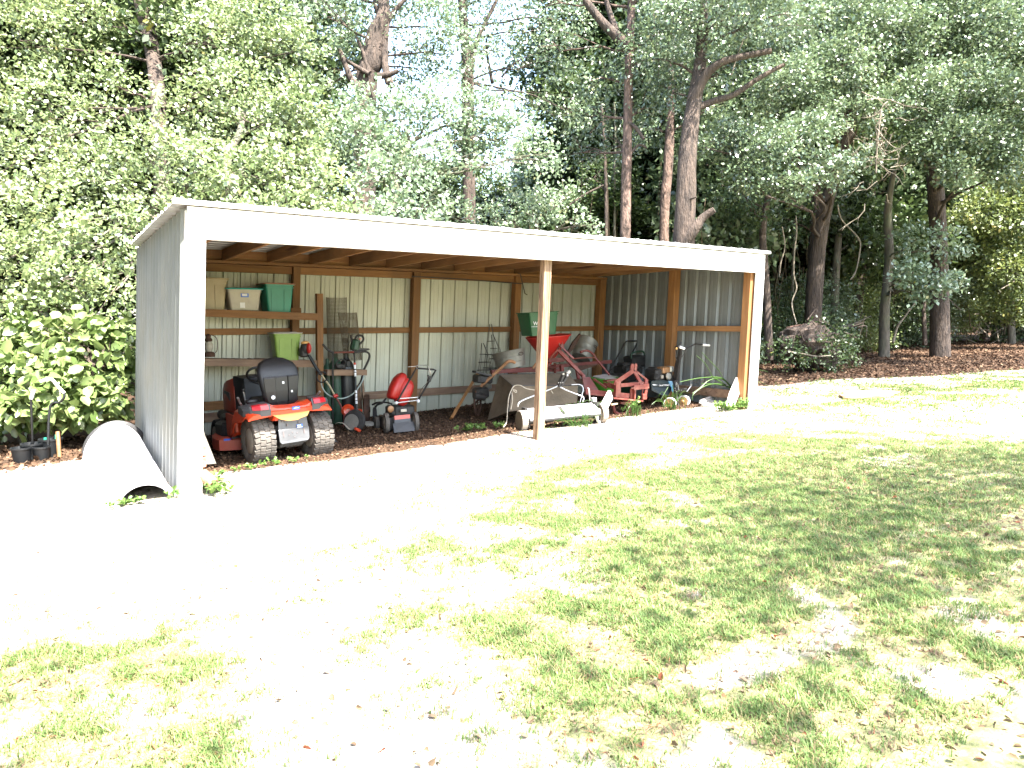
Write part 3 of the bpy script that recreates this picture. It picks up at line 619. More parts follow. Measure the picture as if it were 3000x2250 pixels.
# ------------------------------------------------ lawn tractor seen from behind
TX, TY = 1.275, 1.20
tg = gz(TX, TY)-.04
lt = thing('lawn_tractor', 'orange lawn tractor with black seat parked facing the back wall', 'lawn tractor', (TX, TY, tg))
TB = Matrix.Translation((TX, TY, tg)) @ Matrix.Rotation(math.radians(4), 4, 'Z')
TR = TB @ Matrix.Translation((-.02, 0, .0)) @ Matrix.Rotation(math.radians(-3.0), 4, 'Y')
def tp(name, mt, fn, smooth=0, X=None, parent=None, **k):
    b = MB(); b.X = X if X is not None else TR; fn(b); return b.build(name, mt, parent or lt, smooth=smooth, **k)
def tyre(b, c, r, w_, lug=True, nl=26):
    ax = (1, 0, 0); c = Vector(c)
    b.lathe(c, ax, [(r*.52, -w_*.36), (r*.60, -w_*.44), (r*.80, -w_*.5), (r*.93, -w_*.44), (r*.965, -w_*.3), (r*.975, 0), (r*.965, w_*.3), (r*.93, w_*.44), (r*.80, w_*.5), (r*.60, w_*.44), (r*.52, w_*.36), (r*.50, 0)], 40, cap=False)
    if lug:
        for i in range(nl):
            for j, (o, ln, sk) in enumerate(((-.36, .20, .9), (-.12, .20, -.7), (.12, .20, .7), (.36, .20, -.9))):
                a = 2*math.pi*(i+.5*(j % 2))/nl
                X0 = b.X; b.X = b.X @ Matrix.Translation(c) @ Matrix.Rotation(a, 4, 'X') @ Matrix.Translation((o*w_, 0, r*.972)) @ Matrix.Rotation(sk*.22, 4, 'Z')
                hh = .008; l2 = ln*w_/2*1.2; q = r*.106
                b.add([(-l2, -q, -hh), (l2, -q, -hh), (l2, q, -hh), (-l2, q, -hh), (-l2*.92, -q*.75, hh), (l2*.92, -q*.75, hh), (l2*.92, q*.75, hh), (-l2*.92, q*.75, hh)], [(4,5,6,7),(0,1,5,4),(1,2,6,5),(2,3,7,6),(3,0,4,7)])
                b.X = X0
for sx in (-1, 1):
    wh = tp('rear_wheel', 'rubber', lambda b: tyre(b, (sx*.33, 0, .262), .262, .235), 40, X=TB)
    r_ = MB(); r_.X = TB; r_.lathe((sx*.33, 0, .262), (sx, 0, 0), [(.02, .03), (.05, .028), (.06, .0), (.10, -.01), (.118, .06), (.138, .085), (.140, .092), (.128, .10)], 28); r_.build('rim', 'rim', wh, smooth=40)
    r_ = MB(); r_.X = TB; r_.lathe((sx*.33, 0, .262), (-sx, 0, 0), [(.03, .06), (.06, .05), (.10, .03), (.12, .06), (.138, .085), (.128, .10)], 28); r_.build('rim', 'rim', wh, smooth=40)
    r_ = MB(); r_.X = TB; r_.cyl((sx*.30, 0, .262), (sx*.38, 0, .262), .028); r_.build('hub', 'engine', wh, smooth=40)
for sx in (-1, 1):
    wh = tp('front_wheel', 'darkrub', lambda b: tyre(b, (sx*.40, 1.20, .19), .19, .15, lug=False), 40, X=TB)
    r_ = MB(); r_.X = TB; r_.lathe((sx*.40, 1.20, .19), (sx, 0, 0), [(.02, .04), (.06, .02), (.09, .06), (.10, .07)], 20); r_.build('rim', 'rim', wh, smooth=40)
tp('axle', 'engine', lambda b: (b.cyl((-.28, 0, .262), (.28, 0, .262), .035), b.cbox((0, .05, .27), (.30, .30, .20), ch=.02), b.cyl((-.38, 1.2, .22), (.38, 1.2, .22), .022)))
tp('frame', 'engine', lambda b: (b.box((-.16, -.12, .33), (.16, 1.45, .43)), b.box((-.13, -.20, .2), (.13, .1, .35))))
# fenders: top deck with side skirts
def fender(b):
    for sx in (-1, 1):
        S = []
        for y, zt, zb in ((-.27, .60, .56), (-.20, .645, .50), (0, .655, .50), (.22, .64, .47), (.36, .52, .34), (.44, .34, .30)):
            S.append([(sx*.17, y, zb), (sx*.17, y, zt-.02), (sx*.21, y, zt), (sx*.40, y, zt-.005), (sx*.455, y, zt-.04), (sx*.465, y, zb if y > -.1 else zt-.06), (sx*.445, y, zb if y > -.1 else zt-.06), (sx*.43, y, zt-.055), (sx*.2, y, zt-.035), (sx*.19, y, zb)])
        b.loft(S, cap=True)
    b.box((-.17, -.22, .50), (.17, .40, .58))
tp('fender', 'orange', fender, 40)
for sx in (-1, 1): tp('side_skirt', 'dorange', lambda b: b.box((sx*.44-.012, .24, .36), (sx*.44+.012, .60, .54)))
tp('step_plate', 'dorange', lambda b: b.prism([(-.45, .60, .42), (-.45, .36, .34), (-.45, .52, .20), (-.45, .66, .30)], (.03, 0, 0)))
# rear bumper in three pieces
def bump(x0, x1, z0, z1, y0, y1, b, yo=0):
    b.hexa([(x0, y0-.0, z0), (x1, y1, z0), (x1, y1+.07, z0), (x0, y0+.07, z0), (x0, y0+.012, z1), (x1, y1+.012, z1), (x1, y1+.10, z1), (x0, y0+.10, z1)])
tp('rear_panel', 'orange', lambda b: (b.loft([[(x, yy-.06, .575-dz), (x, yy-.075, .615), (x, yy-.06, .625), (x, yy-.055, .665-dt), (x, yy+.06, .69-dt), (x, yy+.08, .68-dt), (x, yy+.05, .60), (x, yy+.0, .575-dz)] for x, yy, dz, dt in ((-.225, -.225, 0, 0), (-.16, -.25, .0, .022), (0, -.26, .0, .03), (.16, -.25, 0, .022), (.225, -.225, 0, 0))], True)))
for sx in (-1, 1):
    tp('corner_cover', 'grey', lambda b: b.loft([[(sx*x, y, .575), (sx*x, y-.012, .64), (sx*x, y+.02, zt), (sx*x, y+.16, zt+.01), (sx*x, y+.16, .60)] for x, y, zt in ((.228, -.29, .70), (.33, -.27, .70), (.42, -.22, .685), (.475, -.14, .665))], True))
    tp('tail_light', 'taill', lambda b: b.loft([[(sx*x, y-.010, .645), (sx*x, y+.012, zt-.008), (sx*x, y+.05, zt+.004), (sx*x, y+.05, .65)] for x, y, zt in ((.25, -.297, .70), (.33, -.285, .70), (.405, -.248, .69))], True))
bd = tp('badge', 'blue', lambda b: b.cbox((.03, -.338, .628), (.085, .008, .036), ch=.003))
tp('badge_print', 'label', lambda b: (b.box((-.0, -.3445, .626), (.06, -.3425, .632)), b.box((.02, -.3445, .637), (.04, -.3425, .640))), parent=bd)
tp('fuel_tank', 'tank', lambda b: b.loft([[(x0, -.285, z), (x1, -.285, z), (x1, .0, z), (x0, .0, z)] for x0, x1, z in ((-.04, .06, .49), (-.08, .09, .503), (-.13, .17, .52), (-.21, .20, .574))], True))
tp('hitch_plate', 'plate', lambda b: b.loft([[(-w_, y-.004, z), (w_, y-.004, z), (w_, y+.004, z), (-w_, y+.004, z)] for w_, y, z in ((.145, -.255, .245), (.165, -.25, .27), (.17, -.245, .39), (.165, -.235, .40), (.155, -.23, .51))], True), X=TR @ Matrix.Translation((.02, 0, 0)))
tp('plate_slot', 'nail', lambda b: [b.box((x-.006, -.2545-.0025*(z < .4), z-h), (x+.006, -.242, z+h)) for x, z, h in ((-.10, .345, .03), (.13, .35, .028), (-.10, .49, .011), (-.075, .49, .011), (-.05, .445, .014), (.08, .455, .012), (-.04, .33, .004), (.0, .355, .004), (.05, .34, .004), (.02, .30, .004))])
tp('plate_sticker', 'blue', lambda b: b.box((.055, -.251, .392), (.12, -.2475, .432)))
tp('sticker_print', 'label', lambda b: (b.box((.06, -.2535, .397), (.115, -.2512, .405)), b.box((.06, -.2535, .415), (.08, -.2512, .427)), b.box((.088, -.2535, .41), (.10, -.2512, .427))))
tp('tow_bar', 'engine', lambda b: (b.box((-.12, -.22, .22), (.16, -.1, .245)), b.cyl((-.05, -.15, .2), (.12, -.15, .2), .03)))
# seat
def seatback(b):
    R = []
    for t, (y, z, w_, th) in enumerate(((.02, .63, .14, .05), (-.01, .66, .17, .08), (-.02, .76, .195, .11), (-.02, .88, .215, .12), (-.015, .96, .228, .13), (.01, 1.04, .222, .13), (.04, 1.10, .19, .12), (.075, 1.135, .12, .09), (.09, 1.143, .05, .04))):
        R.append([(w_*math.copysign(abs(math.cos(a))**.45, math.cos(a)), y+th*.5+th*.5*math.copysign(abs(math.sin(a))**.6, math.sin(a)), z+.02*math.sin(a)) for a in [2*math.pi*k/24 for k in range(24)]])
    b.loft(R)
st = tp('seat', 'seat', seatback, 60)
tp('seat_shell', 'black', lambda b: b.loft([[(-w_, y, z), (-w_*.4, y-.018, z), (-w_*.36, y-.006, z), (w_*.36, y-.006, z), (w_*.4, y-.018, z), (w_, y, z), (w_*.95, y+.05, z), (-w_*.95, y+.05, z)] for w_, y, z in ((.12, -.01, .62), (.155, -.025, .68), (.18, -.035, .80), (.19, -.038, .945), (.185, -.03, .96))], True), parent=st)
tp('seat_cushion', 'seat', lambda b: b.cbox((0, .28, .66), (.44, .42, .10), ch=.03), parent=st)
tp('shell_fitting', 'label', lambda b: (b.lathe((-.11, -.05, .735), (0, -1, 0), [(.022, 0), (.022, .008), (.004, .012)], 16), b.box((.005, -.052, .875), (.027, -.048, .90)), b.box((.095, -.052, .77), (.115, -.048, .793))), parent=st)
# hood, dash, steering wheel, levers
def hood(b):
    R = []
    for y, hw, zb, zt in ((.95, .24, .42, .90), (1.0, .255, .42, .915), (1.2, .265, .42, .885), (1.4, .25, .43, .83), (1.52, .21, .45, .75), (1.56, .15, .48, .66)):
        R.append([(-hw, y, zb), (-hw, y, zb+(zt-zb)*.65), (-hw*.9, y, zt-.03), (-hw*.55, y, zt), (hw*.55, y, zt), (hw*.9, y, zt-.03), (hw, y, zb+(zt-zb)*.65), (hw, y, zb)])
    b.loft(R)
hd = tp('hood', 'dorange', hood, 50)
tp('side_grille', 'black', lambda b: [b.prism([(sx*.252, 1.05, .72), (sx*.256, 1.25, .73), (sx*.215, 1.48, .67), (sx*.215, 1.48, .58), (sx*.256, 1.25, .60), (sx*.252, 1.05, .62)], (sx*.012, 0, 0)) for sx in (-1, 1)], parent=hd)
tp('engine', 'engine', lambda b: (b.cbox((0, 1.15, .45), (.46, .5, .28), ch=.03), b.cyl((-.28, 1.1, .42), (-.28, 1.4, .42), .06)), 40)
tp('dash', 'black', lambda b: b.loft([[(-.2, .62, .45), (.2, .62, .45), (.24, .97, .45), (-.24, .97, .45)], [(-.17, .74, .90), (.17, .74, .90), (.23, .965, .925), (-.23, .965, .925)]]))
sw = tp('steering_wheel', 'black', lambda b: (b.tube([(math.cos(a)*.17, .60+.13*math.sin(a), .93+.09*math.sin(a)) for a in [2*math.pi*k/24 for k in range(25)]], .014, 8), b.cyl((0, .60, .93), (0, .78, .80), .02), b.tube([(-.16, .6, .93), (.16, .6, .93)], .012)), 50)
tp('footrest', 'black', lambda b: (b.box((-.45, .42, .26), (.45, .80, .285)), b.cbox((-.42, .78, .27), (.16, .34, .30), ch=.05), b.cbox((-.30, .95, .34), (.2, .3, .28), ch=.05), b.cbox((.3, .9, .3), (.2, .4, .2), ch=.05)))
tp('lever', 'steel', lambda b: (b.tube([(-.36, .22, .62), (-.40, .20, .70), (-.43, .14, .755)], .012, 6), b.tube([(-.30, .28, .60), (-.33, .26, .80)], .008, 6), b.cyl((.43, .10, .66), (.455, .02, .73), .012)))
tp('lever_knob', 'black', lambda b: (b.cbox((-.29, .12, .70), (.13, .09, .05), ch=.02), b.ball((-.33, .26, .82), .02)), 50)
# mower deck
def deck(b):
    P = [(-.60, .52), (-.62, .70), (-.56, .98), (-.30, 1.10), (.30, 1.10), (.56, .98), (.60, .70), (.56, .52), (.30, .42), (-.30, .42)]
    b.loft([[(x, y, .10) for x, y in P], [(x, y, .22) for x, y in P], [(x*.94, .77+(y-.77)*.92, .245) for x, y in P]])
dk = tp('mower_deck', 'dorange', deck, 30, X=TB)
tp('deck_cover', 'black', lambda b: (b.cbox((-.36, .78, .30), (.30, .40, .14), ch=.05), b.cbox((.36, .78, .28), (.3, .36, .1), ch=.04)), 40, X=TB, parent=dk)
tp('deck_roller', 'grey', lambda b: (b.cyl((-.36, .46, .10), (-.30, .46, .10), .065, n=18), b.cyl((.36, .46, .08), (.30, .46, .08), .055, n=18)), 40, X=TB, parent=dk)
tp('deck_label', 'blue', lambda b: b.cbox((-.52, .50, .225), (.07, .03, .02)), X=TB, parent=dk)
tp('discharge_chute', 'grey', lambda b: b.hexa([(.52, .50, .08), (.80, .44, .05), (.78, .75, .05), (.52, .85, .09), (.52, .50, .24), (.70, .44, .16), (.70, .75, .16), (.52, .85, .24)]), X=TB)

# ------------------------------------------------ push mower carrying a red can
pm = thing('push_mower', 'black push mower with grey rear flap standing near the middle of the floor', 'lawn mower', (2.95, 1.95, .06))
for nm, c in (('L', (2.775,1.920,0.198)), ('R', (3.174,1.860,0.188))):
    c = Vector(c); wh = part('wheel', 'rubber', pm, lambda b: b.lathe(c, (-.97, .22, 0), [(.07, .012), (.115, .026), (.133, .02), (.137, -.02), (.128, -.03), (.05, -.03)], 28), smooth=40)
    part('wheel_disc', 'rim', wh, lambda b: b.lathe(c, (-.97, .22, 0), [(.095, .016), (.08, .008), (.04, .012), (.02, .03), (.005, .03)], 24), smooth=40)
for c in ((2.86, 2.42, .13), (3.3, 2.36, .14)):
    part('wheel', 'rubber', pm, lambda b: b.lathe(c, (-.97, .22, 0), [(.03, .02), (.09, .03), (.10, -.02), (.05, -.03)], 24), smooth=40)
part('deck', 'engine', pm, lambda b: b.hexa([(2.80, 1.97, .09), (3.18, 1.90, .09), (3.27, 2.42, .09), (2.9, 2.5, .09), (2.84, 1.99, .25), (3.15, 1.93, .25), (3.22, 2.38, .22), (2.92, 2.44, .22)]))
part('rear_flap', 'grey', pm, lambda b: b.prism([(2.872,1.860,0.237), (3.091,1.830,0.245), (3.093,1.820,0.203), (3.140,1.810,0.190), (3.109,1.740,0.086), (2.820,1.760,0.082), (2.831,1.820,0.194), (2.865,1.840,0.195)], (0, .012, .0)))
part('orange_door', 'orange', pm, lambda b: b.prism([(2.882,1.880,0.289), (3.094,1.850,0.297), (3.095,1.840,0.246), (2.880,1.870,0.236)], (0, .02, .0)))
e0 = Vector((3.101,2.100,0.331))
part('engine', 'engine', pm, lambda b: (b.cbox(e0, (.28, .28, .13), Matrix.Rotation(-.2, 4, 'Z'), ch=.02), b.cbox(e0+Vector((-.17, 0, 0)), (.12, .16, .15), ch=.03), b.ball(e0+Vector((-.18, -.08, -.02)), .035)))
part('muffler', 'steel', pm, lambda b: b.cbox((3.037,1.930,0.346), (.09, .03, .04), ch=.005))
part('air_filter', 'copper', pm, lambda b: b.lathe((2.851,1.950,0.378), (0, -1, 0), [(.04, 0), (.045, .03), (.02, .045)], 16), smooth=40)
H0, H1, H2, H3 = Vector((2.938,1.930,0.455)), Vector((3.126,1.700,0.927)), Vector((3.240,1.900,0.469)), Vector((3.395,1.660,0.891))
hb = part('handle', 'darkrub', pm, lambda b: b.tube([H0, H0.lerp(H1, .5), H1.lerp(H0, .08), H1, H1.lerp(H3, .5)+Vector((0, 0, .004)), H3+Vector((-.03, 0, .012)), H3, H3.lerp(H2, .1), H2], .0125, 8), smooth=60)
part('cross_bar', 'steel', pm, lambda b: (b.tube([(2.933,1.920,0.456), (3.250,1.890,0.476)], .009, 8), b.tube([(2.957,1.930,0.509), (3.240,1.900,0.514)], .007, 6)), smooth=60)
part('bail_bar', 'steel', pm, lambda b: (b.tube(smoothp([(3.133,1.690,0.920), (3.119,1.660,0.963), (3.243,1.660,0.964), (3.276,1.660,0.951), (3.315,1.660,0.867), (3.335,1.680,0.823)]), .006, 6), b.tube([(3.030,1.750,0.946), (3.128,1.680,0.955)], .005, 6)), smooth=60)
part('bolt_knob', 'label', pm, lambda b: (b.ball((2.924,1.900,0.459), .022, 8, 6), b.ball((3.232,1.870,0.465), .024, 8, 6)))
part('throttle', 'black', pm, lambda b: (b.cbox((3.311,1.680,0.776), (.045, .05, .08), Matrix.Rotation(.4, 4, 'Y'), ch=.01), b.cyl((3.290,1.660,0.792), (3.279,1.660,0.834), .012)))
part('control_cable', 'wire', pm, lambda b: b.tube(smoothp([(3.313,1.700,0.747), (3.247,1.800,0.631), (3.248,1.900,0.510)]), .004, 4))
# red fuel can
def canring(cx, cy, z, w_, d, k=.35):
    return [(cx+w_*math.copysign(abs(math.cos(a))**.7, math.cos(a)), cy+d*math.copysign(abs(math.sin(a))**.7, math.sin(a)), z) for a in [2*math.pi*i/20 for i in range(20)]]
rc = thing('fuel_can', 'large bright red plastic can resting tilted on the push mower', 'fuel can', (2.995,1.950,0.452))
Xc = Matrix.Translation((3.035,2.020,0.450)) @ Matrix.Rotation(.42, 4, 'Y') @ Matrix.Rotation(-.12, 4, 'X')
b = MB(); b.X = Xc; b.loft([canring(x, 0, z, w_, d) for x, z, w_, d in ((0, -.04, .05, .05), (0, .0, .085, .08), (0.0, .05, .10, .10), (.0, .17, .112, .11), (.0, .26, .105, .10), (-.01, .31, .085, .085), (-.02, .34, .04, .04))])
b.build('front_lobe', 'red', rc, smooth=60)
b = MB(); b.X = Xc; b.loft([canring(x, .02, z, w_, d) for x, z, w_, d in ((-.14, .0, .04, .06), (-.13, .03, .07, .09), (-.12, .15, .085, .1), (-.11, .28, .08, .10), (-.09, .36, .06, .08), (-.085, .39, .03, .04))])
b.build('rear_lobe', 'red', rc, smooth=60)
b = MB(); b.X = Xc; b.cyl((.02, 0, .33), (.03, 0, .37), .02); b.build('cap', 'black', rc, smooth=40)
# leaning plank by the back wall
b = MB(); b.beam((3.995,2.350,0.099), (4.796,2.900,0.706), .10, .045, (1, 0, 0)); b.v = [v for v in b.v]; tag(b.build('leaning_plank', 'wz', None), 'brown plank leaning diagonally left of the old cultivator', 'plank')

# ------------------------------------------------ old walking cultivator behind the sweeper
oc = thing('walking_cultivator', 'old walk-behind cultivator with curved brown handle and dark wheel left of the sweeper', 'cultivator', (4.394,2.200,0.203))
part('handle', 'dwood', oc, lambda b: b.tube(smoothp([(4.845,1.900,0.930), (4.787,1.900,0.956), (4.726,1.920,0.947), (4.650,1.980,0.858), (4.548,2.050,0.748), (4.399,2.150,0.583)]), [.022, .023, .024, .024, .024]+[.024]*16, 8), smooth=60)
part('handle', 'dwood', oc, lambda b: b.tube([(5.382,2.200,0.803), (5.454,2.200,0.888)], .02, 8))
part('wheel', 'rust', oc, lambda b: (b.tube([Vector((4.371,2.200,0.337))+Vector((math.cos(a)*.115, math.cos(a)*.1, math.sin(a)*.19)) for a in [2*math.pi*k/28 for k in range(29)]], .016, 6),
     [b.tube([(4.371,2.200,0.337), Vector((4.371,2.200,0.337))+Vector((math.cos(a)*.115, math.cos(a)*.1, math.sin(a)*.19))], .007, 4) for a in (0, 1.05, 2.1, 3.14, 4.2, 5.2)]))
part('engine', 'engine', oc, lambda b: (b.cbox((4.462,2.200,0.687), (.26, .22, .12), Matrix.Rotation(.1, 4, 'Y'), ch=.03), b.cbox((4.428,2.200,0.480), (.22, .2, .16), ch=.04), b.cyl((4.256,2.100,0.457), (4.431,2.100,0.419), .05), b.beam((4.259,2.100,0.812), (4.563,2.100,0.730), .12, .03)))
part('shaft', 'rust', oc, lambda b: b.tube([(4.171,2.200,0.316), (4.250,2.200,0.297), (4.428,2.200,0.396)], .012, 6))
part('tank', 'galv', oc, lambda b: b.cbox((4.645,2.350,0.554), (.12, .1, .09), ch=.03))

# ------------------------------------------------ lawn sweeper
ls = thing('lawn_sweeper', 'tow-behind lawn sweeper with pale housing and large grey canvas hopper', 'lawn sweeper', (4.8, .8, .13))
def frust(b, P, v=None): b.loft([P[:4], P[4:]])
A = dict(tlb=(4.598,1.950,0.763), trb=(5.737,1.750,0.753), tlf=(4.427,1.350,0.652), trf=(5.439,1.150,0.618), blf=(4.294,1.250,0.308), brf=(5.341,1.050,0.382), blb=(4.322,1.850,0.110), brb=(5.840,1.750,0.376), bmb=(4.467,2.000,0.645))
def hopper(b):
    g = 7
    def patch(p, q, r, s_, sag, nv):
        p, q, r, s_ = map(Vector, (p, q, r, s_)); V = []
        for i in range(g+1):
            for j in range(g+1):
                u = i/g; v = j/g; P = p.lerp(q, u).lerp(s_.lerp(r, u), v)
                V.append(P+Vector(nv)*(sag*16*u*(1-u)*v*(1-v)+.02*noise.noise(P*5)*(min(u, 1-u, v, 1-v) > 0)))
        b.add(V, [(i*(g+1)+j, (i+1)*(g+1)+j, (i+1)*(g+1)+j+1, i*(g+1)+j+1) for i in range(g) for j in range(g)])
    patch(A['tlf'], A['trf'], A['brf'], A['blf'], .012, (0, 1, .2)); patch(A['tlb'], A['trb'], A['trf'], A['tlf'], -.03, (0, 0, 1))
    patch(A['tlb'], A['tlf'], A['blf'], A['blb'], .05, (1, 0, 0)); patch(A['trb'], A['trf'], A['brf'], A['brb'], .02, (-1, 0, 0))
    patch(A['tlb'], A['trb'], A['brb'], A['blb'], .02, (0, -1, 0)); patch(A['blf'], A['brf'], A['brb'], A['blb'], .02, (0, 0, 1))
hp = part('hopper', 'canvas', ls, hopper, smooth=60)
part('hopper_frame', 'engine', hp, lambda b: (b.tube([A['blf'], A['tlf'], A['trf']], .008, 6), b.tube([A['tlf'], A['tlb'], A['trb']], .006, 6)))
part('hopper_tube', 'steel', hp, lambda b: b.tube(smoothp([(5.278,1.100,0.639), (5.415,1.080,0.633), (5.460,1.060,0.581), (5.418,1.040,0.478), (5.351,1.000,0.386)]), .009, 8), smooth=60)
# housing
hl, hr = Vector((4.30, .80, .0)), Vector((5.30, .60, .0))
ax_ = (hr-hl).normalized(); px_ = Vector((-ax_.y, ax_.x, 0))          # axle direction and backwards
def HP(u, f, z): p = hl+ax_*u+px_*f; return (p.x, p.y, gz(p.x, p.y)+z)
LEN = (hr-hl).length
part('housing', 'sweep', ls, lambda b: b.loft([[HP(u, -.13, .135), HP(u, -.135, .150), HP(u, -.115, .175), HP(u, .02, .245), HP(u, .12, .262), HP(u, .135, .25), HP(u, .02, .225), HP(u, -.10, .155)] for u in (-.02, LEN*.5-.03, )], True))
part('housing', 'sweep', ls, lambda b: b.loft([[HP(u, -.13, .137), HP(u, -.135, .152), HP(u, -.115, .177), HP(u, .02, .247), HP(u, .12, .264), HP(u, .135, .252), HP(u, .02, .227), HP(u, -.10, .157)] for u in (LEN*.5-.028, LEN+.0)], True))
part('centre_band', 'engine', ls, lambda b: b.loft([[HP(u, -.117, .181), HP(u, .02, .252), HP(u, .06, .261), HP(u, .06, .250), HP(u, .02, .238), HP(u, -.10, .165)] for u in (LEN*.5-.05, LEN*.5+.0)], True))
part('edge_bar', 'engine', ls, lambda b: b.beam(HP(-.03, -.138, .128), HP(LEN+.02, -.138, .128), .012, .02))
part('side_plate', 'engine', ls, lambda b: [b.prism([HP(u, -.12, .04), HP(u, -.13, .15), HP(u, .0, .235), HP(u, .13, .24), HP(u, .13, .05)], ax_*.008) for u in (-.03, LEN+.005)])
part('brush', 'engine', ls, lambda b: (b.tube([HP(0, .0, .10), HP(LEN, 0, .10)], .03, 8), [b.tube([HP(LEN*(k+.5)/30, 0, .10), HP(LEN*(k+.5)/30+.012*(-1)**k, -.095*math.cos(k*1.7), .10+.08*math.sin(k*1.7))], .006, 4) for k in range(30)]))
part('tine', 'yhub', ls, lambda b: [b.tube([HP(u, -.08, .10), HP(u+.03, -.13, .06)], .006, 4) for u in (.10, .17, .35, .5, .64, .8)])
for u, s_ in ((-.09, -1), (LEN+.09, 1)):
    c = Vector(HP(u, 0, .128)); 
    wh = part('wheel', 'white' if 0 else 'rim', ls, lambda b: b.lathe(c, -ax_, [(.118, .022), (.128, .035), (.130, 0), (.128, -.045), (.118, -.05), (.03, -.045)], 30), smooth=40)
    part('tyre_rib', 'rim', wh, lambda b: [b.beam(c+(Vector((0, 0, 1))*math.cos(a)+px_*math.sin(a))*.131-ax_*.03, c+(Vector((0, 0, 1))*math.cos(a)+px_*math.sin(a))*.131+ax_*.045, .012, .006, Vector((0, 0, 1))*math.cos(a)+px_*math.sin(a)) for a in [2*math.pi*k/30 for k in range(30)]])
    part('wheel_disc', 'canvas', wh, lambda b: (b.lathe(c, -ax_, [(.118, .040), (.10, .030), (.03, .034), (.02, .045), (.004, .046)], 24)), smooth=40)
part('hitch_arm', 'steel', ls, lambda b: (b.tube(smoothp([(4.209,0.900,0.414), (4.221,0.900,0.458), (4.298,0.920,0.495), (4.579,0.950,0.560), (4.910,1.000,0.632), (4.950,1.000,0.653)], 5), .011, 8),
     b.tube(smoothp([(4.991,1.000,0.631), (5.075,0.950,0.581), (5.193,0.850,0.521), (5.235,0.800,0.497), (5.239,0.780,0.466), (5.219,0.780,0.428)], 5), .011, 8)), smooth=60)
part('hitch_bracket', 'engine', ls, lambda b: (b.beam((4.958,1.000,0.633), (5.032,0.980,0.805), .05, .03, (1, 0, .4)), b.beam((4.999,1.000,0.631), (5.122,0.980,0.808), .03, .03, (1, 0, .4))))
part('hitch_coupler', 'steel', ls, lambda b: (b.cbox((5.114,0.970,0.835), (.07, .05, .05), Matrix.Rotation(-.5, 4, 'Y'), ch=.015), b.cbox((5.024,0.970,0.813), (.04, .03, .03), ch=.01), b.ball((5.082,0.950,0.792), .02, 8, 6), [b.ball(p, .009, 6, 5) for p in ((4.935,0.960,0.695), (4.971,0.960,0.693), (5.008,0.960,0.694))]))
part('height_lever', 'steel', ls, lambda b: b.tube([(5.238,0.700,0.627), (5.261,0.700,0.618), (5.271,0.700,0.568), (5.286,0.700,0.441)], [.008, .011, .011, .005], 8))
part('axle_bracket', 'engine', ls, lambda b: (b.cbox(HP(LEN+.02, .02, .26), (.05, .10, .05)), b.cbox(HP(-.02, .06, .26), (.04, .08, .06)), b.beam(HP(LEN, .1, .27), HP(LEN+.16, .02, .25), .02, .02)))
part('rope', 'rope', ls, lambda b: (b.tube(smoothp([(4.349,1.250,0.621), (4.396,1.240,0.664), (4.461,1.200,0.664), (4.535,1.150,0.619), (4.657,1.100,0.597), (4.752,1.100,0.591)]), .007, 5), b.tube(smoothp([(4.336,1.220,0.631), (4.236,1.150,0.528), (4.180,1.100,0.373), (4.131,1.050,0.207), (4.046,1.000,0.145)]), .007, 5),
     b.tube(smoothp([(4.315,1.200,0.570), (4.258,1.100,0.481), (4.179,1.020,0.369)]), .007, 5), b.tube(smoothp([(4.344,1.220,0.611), (4.392,1.200,0.597), (4.384,1.200,0.572), (4.338,1.200,0.600)]), .006, 5), b.tube([(4.913,1.100,0.575), (4.946,1.100,0.534)], .007, 5)))

# ------------------------------------------------ seed spreader with green bin on top
sp = thing('seed_spreader', 'red cone-shaped seed spreader standing behind the sweeper', 'spreader', (5.767,2.300,0.332))
c = Vector((5.765,2.300,1.304))
def cone(b):
    def ring(dz, w_, k=.5): return [(c.x+w_*math.copysign(abs(math.cos(a))**k, math.cos(a)), c.y+w_*.8*math.copysign(abs(math.sin(a))**k, math.sin(a)), c.z+dz+.035*math.cos(a)*(dz > -.1)) for a in [2*math.pi*i/24 for i in range(24)]]
    b.loft([ring(-.44, .05, .8), ring(-.40, .07, .7), ring(-.02, .315, .45), ring(.0, .335, .45), ring(.012, .335, .45), ring(.0, .31, .45), ring(-.36, .05, .7)])
part('hopper', 'red', sp, cone, smooth=40)
part('spinner', 'redp', sp, lambda b: b.lathe(c+Vector((0, 0, -.50)), (0, 0, 1), [(.02, 0), (.16, .005), (.16, .012), (.05, .02), (.05, .06)], 20))
part('stand', 'redl', sp, lambda b: (b.beam((5.737,2.250,0.876), (5.835,2.100,1.130), .04, .03), b.beam((5.844,2.100,1.159), (5.910,2.100,1.158), .05, .05), b.beam((5.835,2.100,1.159), (5.816,2.100,1.248), .02, .015), b.beam((5.900,2.100,1.158), (5.872,2.100,1.261), .02, .015), b.beam((5.751,2.100,1.241), (5.890,2.100,1.254), .015, .02),
     b.beam((5.618,2.300,0.877), (5.636,2.400,0.332), .04, .04), b.beam((5.897,2.300,0.868), (5.995,2.400,0.310), .04, .04), b.beam((5.673,2.250,0.937), (6.027,2.200,0.935), .05, .05)))
g_t, g_X, g_H = bin_('storage_bin', 'dark green recycling bin with white lettering on the red spreader', 'dgreen', ((5.571,2.250,1.453)[0], 2.3), (5.571,2.250,1.319)[2]+.01, (5.571,2.250,1.672)[2]+.02, .46, .55, .32, .38, ribs=False, rot=-.04, tilt=Matrix.Rotation(-.06, 4, 'Y'))
